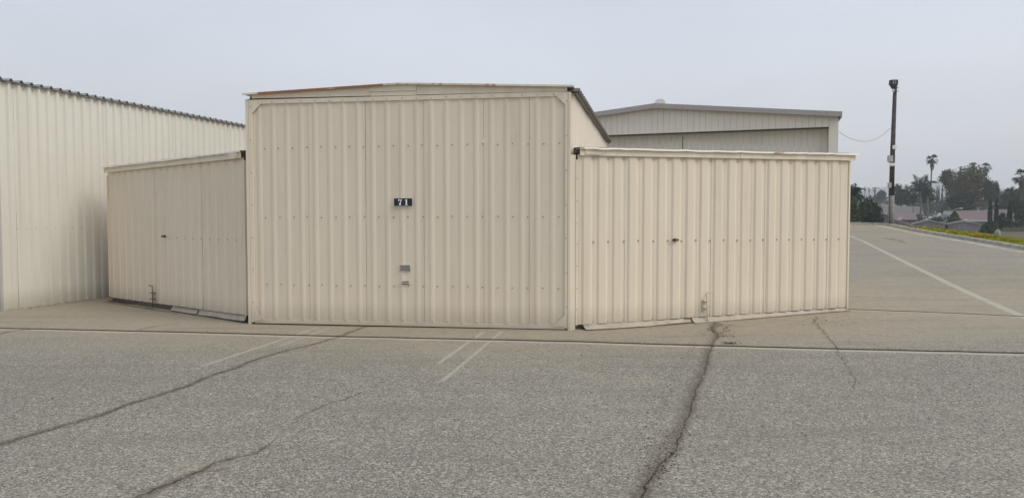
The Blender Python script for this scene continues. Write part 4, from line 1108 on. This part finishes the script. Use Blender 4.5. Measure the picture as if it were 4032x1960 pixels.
# sheds in a row just beyond the bank
house('low lilac grey shed half hidden under the bank, left of the pole', 'garden_shed', 'shed', 3371, 3450, 150, 900, 874, 862, 6, M['lilac'], M['shed_roof'], 'into', 3407, fascia=M['lilac_trim'], vents=[(3406, 859, 1.2)], group='sheds beyond the bank')
house('lilac grey shed directly right of the pole foot', 'garden_shed', 'shed', 3500, 3582, 150, 915, 884, 862, 6, M['lilac'], M['shed_roof'], 'into', 3514, fascia=M['lilac_trim'], vents=[(3540, 861, 1.)], group='sheds beyond the bank')
house('lilac grey gabled shed with a roof vent, third from the left', 'garden_shed', 'shed', 3598, 3714, 150, 918, 880, 867, 6, M['lilac'], M['shed_roof'], 'into', 3650, fascia=M['lilac_trim'], vents=[(3648, 864, 1.2)], group='sheds beyond the bank', windows=[(3640, 3645, 888, 885)])
house('rightmost lilac grey gabled shed with a plain door', 'garden_shed', 'shed', 3731, 3855, 149, 922, 882, 870, 6, M['lilac'], M['shed_roof'], 'into', 3788, fascia=M['lilac_trim'], vents=[(3803, 865, 1.2)], group='sheds beyond the bank', door=(3778, 3800, 883))
mb = MB(); x0, x1 = wp(3714, 152), wp(3732, 152)
fn = thing('board_fence', ((x0+x1)/2, 152, vz(x0, 152)), 'short weathered board fence between the two right sheds', 'fence')
for k in range(6):
    mb = MB(); x = x0+(x1-x0)*(k+.5)/6; mb.box((x, 152, (wz(915, 152)+wz(884, 152))/2), ((x1-x0)/6-.02, .04, wz(884, 152)-wz(915, 152))); mb.build('board', M['fence_wood'], fn)
# houses
house('brown gabled house with a long shingle roof behind the pole', 'house', 'house', 3444, 3512, 175, 885, 868, 842, 12, M['brown_wall'], M['brown_roof'], 'into', 3476, yaw=.0, vents=[(3549, 858, 1.2)])
house('low house with a wide brown roof just right of the pole', 'house', 'house', 3500, 3600, 180, 885, 866, 840, 12, M['brown_wall'], M['pink_roof'], 'across', fascia=None, vents=[(3540, 858, 1.2)])
house('long greyish brown roofed house behind the palms', 'house', 'house', 3480, 3622, 215, 865, 840, 814, 12, M['shade_wall'], M['grey_roof'], 'across', fascia=M['white_fascia'])
house('far pale roofed house beyond the pole crossbars', 'house', 'house', 3470, 3560, 300, 830, 816, 804, 12, M['shade_wall'], M['grey_roof'], 'across')
house('house with a pinkish brown roof and white eave behind the right shed', 'house', 'house', 3768, 3888, 195, 890, 868, 830, 14, M['shade_wall'], M['pink_roof'], 'across', fascia=M['white_fascia'], vents=[(3832, 843, .8)])
house('brown roofed house behind the pair of cypresses', 'house', 'house', 3884, 3965, 205, 890, 866, 826, 14, M['shade_wall'], M['brown_roof'], 'across', fascia=M['white_fascia'])
house('distant white house wall showing between the right hand trees', 'house', 'house', 3905, 3940, 320, 800, 789, 780, 10, M['white_fascia'], M['grey_roof'], 'across')
house('pale bungalow at the right edge among dark trees', 'house', 'house', 4004, 4050, 240, 812, 790, 776, 10, M['white_fascia'], M['grey_roof'], 'across', windows=[(4012, 4022, 806, 794)])
# cars
def car(label, px, Y, w_px, py_bottom, paint, yaw=0., van=False):
    x = wp(px, Y); L_ = w_px/FPX*Y; zb = wz(py_bottom, Y); t = thing('parked_car', (x, Y, zb), label, 'car', 'cars parked beyond the sheds'); R = Matrix.Rotation(yaw, 3, 'Z')
    sc = L_/4.6
    prof = [(-2.3, .35), (-2.3, .75), (-2.15, .92), (-1.5, 1.0), (-.85, 1.42), (.45, 1.46), (1.25, 1.02), (2.1, .86), (2.3, .68), (2.3, .35)] if not van else [(-2.4, .4), (-2.4, 1.7), (-2.3, 1.95), (.9, 2.0), (1.5, 1.3), (2.25, 1.1), (2.4, .9), (2.4, .4)]
    def T(a, d, z): return Vector((x, Y, zb)) + R @ Vector((a*sc, d*sc, z*sc))
    mb = MB(); mb.prism([T(a, -.9, z) for a, z in prof], R @ Vector((0, 1.8*sc, 0))); mb.build('body', paint, t)
    win = [(-1.3, 1.02), (-.78, 1.36), (.4, 1.39), (1.05, 1.03)] if not van else [(.2, 1.35), (.2, 1.85), (.85, 1.88), (1.3, 1.35)]
    mb = MB(); mb.prism([T(a, -.91, z) for a, z in win], R @ Vector((0, .02, 0))); mb.build('side_window', M['glass'], t)
    for a in (-1.4, 1.4):
        for d in (-.86, .86):
            mb = MB(); mb.tube([T(a, d-.1, .34), T(a, d+.1, .34)], .34*sc, 12); wl = mb.build('wheel', M['tyre'], t)
            mb = MB(); mb.tube([T(a, d-.12, .34), T(a, d-.105, .34)], .2*sc, 8); mb.build('rim', M['box_grey'], wl)
    return t
car('silver sedan parked side on between the bare tree and the conical bush', 3708, 205, 56, 861, M['silver'], math.pi)
car('white van behind the silver sedan', 3722, 235, 50, 852, M['whitecar'], math.pi, True)
car('white car behind the palm trunks', 3650, 215, 38, 862, M['whitecar'], .3)
car('dark car far up the street left of the palm trunks', 3548, 330, 24, 811, M['darkcar'])
car('far white car seen above the long grey roof', 3600, 330, 22, 806, M['whitecar'])
# street lamp
def streetlamp():
    Y = 190; x = wp(3748, Y); g = vz(x, Y); t = thing('street_lamp', (x, Y, g), 'pale street lamp with curved arm above the pink roofed house', 'street lamp')
    mb = MB(); z = wz(835, Y); mb.tube([(x, Y, g), (x, Y, z), (x+.5, Y, wz(826, Y)), (x+1.3, Y, wz(821, Y)), (x+1.8, Y, wz(820, Y))], [.11, .08, .06, .05, .05], 7); mb.build('mast', M['box_grey'], t, True)
    mb = MB(); mb.tube([(x+1.7, Y, wz(820, Y)), (x+2.6, Y, wz(820.5, Y))], [.08, .12], 8); mb.build('lamp_head', M['white'], t, True)
streetlamp()
def upole(px, Y, ptop, wpx, label):
    x = wp(px, Y); g = vz(x, Y); t = thing('utility_pole', (x, Y, g), label, 'pole', 'distant power poles'); z = wz(ptop, Y)
    mb = MB(); mb.tube([(x, Y, g), (x, Y, z)], [.22, .16], 7); mb.build('shaft', M['pole_wood'], t, True)
    mb = MB(); mb.box((x, Y-.2, z-.35), (wpx/FPX*Y, .15, .18)); mb.build('crossarm', M['pole_wood'], t)
upole(3443, 330, 737, 28, 'left distant power pole with a crossarm above the dark round tree'); upole(3497, 300, 719, 22, 'taller distant power pole with a crossarm close left of the big pole')
# boulders
def boulder(px, Y, ptop, wpx, label, seed):
    rs = random.Random(seed); x = wp(px, Y); zt = wz(ptop, Y); r = wpx/FPX*Y/2; g = vz(x, Y)
    bm = bmesh.new(); bmesh.ops.create_icosphere(bm, subdivisions=3, radius=1)
    h = (zt-g)
    for v in bm.verts:
        k = 1+.12*math.sin(v.co.x*3+seed)*math.sin(v.co.y*4)+.07*math.sin(v.co.z*6+v.co.x*5)+rs.uniform(-.03, .03)
        v.co = Vector((v.co.x*r*k, v.co.y*r*.8*k, (v.co.z*.5+.5)*h*k))
    me = bpy.data.meshes.new('boulder'); bm.to_mesh(me); bm.free(); me.materials.append(M['rock'])
    o = bpy.data.objects.new('boulder', me); o.location = (x, Y, g); COL.objects.link(o); tag(o, label, 'boulder', 'boulders by the valley street')
boulder(3926, 126, 905, 26, 'larger pale boulder at the back beside the dark shrubs', 1); boulder(3932, 122, 916, 19, 'smaller white boulder in front of the larger one', 5)

# trees, near to far
feather_palm('dense feather palm at the hangar edge, leaning fronds', 3352, 120, 712, 110, 21, nf=34, zc_px=775)
tree('dark green shrub mass under the palm at the hangar edge', 3350, 112, 790, 70, M['lf_green'], seed=33, n=1600, leaf=.38, name='shrub', cat='shrub')
tree('dark round evergreen left of the wooden pole', 3427, 130, 783, 112, M['lf_dark'], seed=3, n=3600, leaf=.36)
feather_palm('big feather palm with arching fronds right of the wooden pole', 3622, 205, 686, 134, 5, nf=34, zc_px=752)
feather_palm('smaller feather palm tucked under the big one', 3650, 200, 760, 60, 6, nf=22, zc_px=772)
fan_palm('tallest slender fan palm standing clear against the sky', 3664, 250, 603, 50, 2, skirt_=1.15, lean=-1.2)
fan_palm('fan palm head rising behind the middle of the big olive tree', 3826, 290, 636, 36, 3, skirt_=.8)
fan_palm('fan palm head rising behind the right side of the big olive tree', 3872, 285, 637, 50, 4, skirt_=.8)
fan_palm('stout fan palm at the right edge of the view', 4018, 215, 657, 76, 5, skirt_=1.3)
tree('big broad olive brown tree, largest of the row', 3792, 235, 655, 204, M['lf_olive'], seed=14, n=9000, leaf=.42, crown_bottom=815, lobes=20)
tree('olive brown side crown leaning out left of the largest tree', 3722, 238, 668, 70, M['lf_olive'], seed=15, n=1300, leaf=.4, crown_bottom=745)
tree('dark green tree in front of the largest tree', 3780, 222, 755, 135, M['lf_dark'], seed=16, n=3600, leaf=.42, crown_bottom=832)
tree('green tree above the two cypresses', 3900, 225, 712, 72, M['lf_green'], seed=17, n=2600, leaf=.42, crown_bottom=800)
bare_tree('pale grey bare tree right of the largest tree', 3938, 260, 676, 100, 41, n0=7)
bare_tree('grey leafless tree behind the parked silver car', 3705, 225, 752, 88, 42, n0=7)
bare_tree('thin leafless tree among the palm trunks', 3640, 210, 775, 60, 43, n0=6)
tree('small yellowing tree beside the palm trunks', 3593, 210, 762, 42, M['lf_yellow'], seed=18, n=700, leaf=.4, crown_bottom=800)
tree('green tree at the right edge under the stout fan palm', 4005, 225, 735, 110, M['lf_green'], seed=19, n=3600, leaf=.45, crown_bottom=850)
tree('shadowy tree behind the third cypress', 3958, 240, 745, 76, M['lf_far'], seed=20, n=2200, leaf=.45, crown_bottom=850)
tree('dark leafy tree at the far right edge above the street', 4025, 170, 790, 90, M['lf_green'], seed=24, n=2600, leaf=.4, crown_bottom=905)
for px, ptop, pb, w_, lab, sd_ in ((3896, 787, 876, 15, 'left cypress of the pair in front of the brown roof', 1), (3921, 785, 878, 14, 'right cypress of the pair in front of the brown roof', 2), (3973, 793, 916, 19, 'tall lone cypress right of the boulders', 3)):
    tree(lab, px, 165 if sd_ < 3 else 150, ptop, w_, M['lf_cypress'], 'column', seed=60+sd_, n=1500, leaf=.3, crown_bottom=pb, name='cypress', group='slender cypresses')
for i, (px, pt) in enumerate(((3686, 733), (3693, 734), (3706, 731))):
    tree(('leftmost', 'middle', 'rightmost')[i]+' of three small distant cypresses left of the largest tree', px, 330, pt, 6, M['lf_cypress'], 'column', seed=80+i, n=260, leaf=.4, crown_bottom=800, name='cypress', group='distant cypresses')
tree('bright green conical bush beside the pink roofed house', 3757, 165, 833, 62, M['lf_bush'], 'cone', seed=25, n=2400, leaf=.28, crown_bottom=885, name='conical_bush', cat='bush')
tree('wide dark shrub next to the boulders', 3893, 135, 868, 82, M['lf_green'], seed=26, n=2600, leaf=.28, crown_bottom=928, name='shrub', cat='shrub')
tree('dark shrub between the cypresses and the lone cypress', 3944, 150, 843, 40, M['lf_dark'], seed=27, n=1300, leaf=.3, crown_bottom=915, name='shrub', cat='shrub')
tree('low clipped hedge in front of the parked silver sedan', 3690, 195, 858, 62, M['lf_dark'], seed=28, n=1200, leaf=.25, crown_bottom=872, name='hedge', cat='hedge')
tree('dim undergrowth below the right edge trees', 4010, 160, 868, 110, M['lf_far'], seed=29, n=2400, leaf=.32, crown_bottom=922, name='shrub', cat='shrub')
tree('dark tree mass right behind the wooden pole', 3545, 260, 735, 90, M['lf_dark'], seed=30, n=2400, leaf=.5, crown_bottom=808)
tree('dark tree under the big feather palm', 3640, 245, 742, 70, M['lf_dark'], seed=31, n=1600, leaf=.5, crown_bottom=800)
tree('hazy round tree between the distant power poles', 3462, 420, 752, 55, M['lf_far'], seed=32, n=1300, leaf=.8, crown_bottom=800)
fan_palm('small hazy fan palm just right of the wooden pole', 3541, 330, 722, 20, 11, far=True, group='distant fan palms'); fan_palm('small hazy fan palm between the pole and the big feather palm', 3566, 330, 721, 26, 12, far=True, group='distant fan palms')
for i, (px, pt, w_, lab) in enumerate(((3383, 738, 20, 'first hazy palm from the hangar edge in the far row'), (3402, 732, 20, 'second hazy palm from the hangar edge in the far row'), (3419, 737, 18, 'third hazy palm from the hangar edge in the far row'), (3440, 736, 22, 'far row palm behind the left power pole'))):
    fan_palm(lab, px, 520, pt, w_, 13+i, far=True, group='distant fan palms', skirt_=.9)
rs_ = random.Random(12); 
def woods():
    mb = MB(); rs = random.Random(2)
    for k in range(150):
        Y = rs.uniform(300, 620); px = rs.uniform(2900, 4500); x = wp(px, Y); top = wz(rs.uniform(752, 785), Y); g = vz(x, Y); r = rs.uniform(4, 9)
        cz = (top+g)/2; leafcloud(mb, [(x, Y, cz, r, r, (top-g)/2)], 130, .95, rs)
    tag(mb.build('distant_woods', M['lf_far']), 'far hazy belt of trees across the valley', 'trees', kind='stuff')
woods()
# brown weathered fence at the far right
x0, x1 = wp(3945, 145), wp(4045, 145); fn = thing('board_fence', ((x0+x1)/2, 145, vz(x0, 145)), 'low brown board fence at the right edge behind the boulders', 'fence')
for k in range(40):
    x = x0+(x1-x0)*(k+.5)/40; mb = MB(); mb.box((x, 145, wz(903, 145)+rs_.uniform(-.02, .02)), ((x1-x0)/40-.02, .03, .9)); mb.build('board', M['fence_wood'], fn)

# ------------------------------------------------------------------ haze
mb = MB(); x0, x1, y0, y1, z0, z1 = -3300, 3300, -3300, 3300, -4.6, 225
mb.box(((x0+x1)/2, (y0+y1)/2, (z0+z1)/2), (x1-x0, y1-y0, z1-z0)); hz = mb.build('haze', [])
hm = bpy.data.materials.new('valley_haze'); hm.use_nodes = True; ht = hm.node_tree; ht.nodes.clear()
ho = ht.nodes.new('ShaderNodeOutputMaterial'); hv = ht.nodes.new('ShaderNodeVolumePrincipled')
hv.inputs['Density'].default_value = .0005; hv.inputs['Color'].default_value = (.97, .98, 1.0, 1); hv.inputs['Anisotropy'].default_value = .55
ht.links.new(hv.outputs[0], ho.inputs['Volume']); hz.data.materials.append(hm); hz['kind'] = 'stuff'
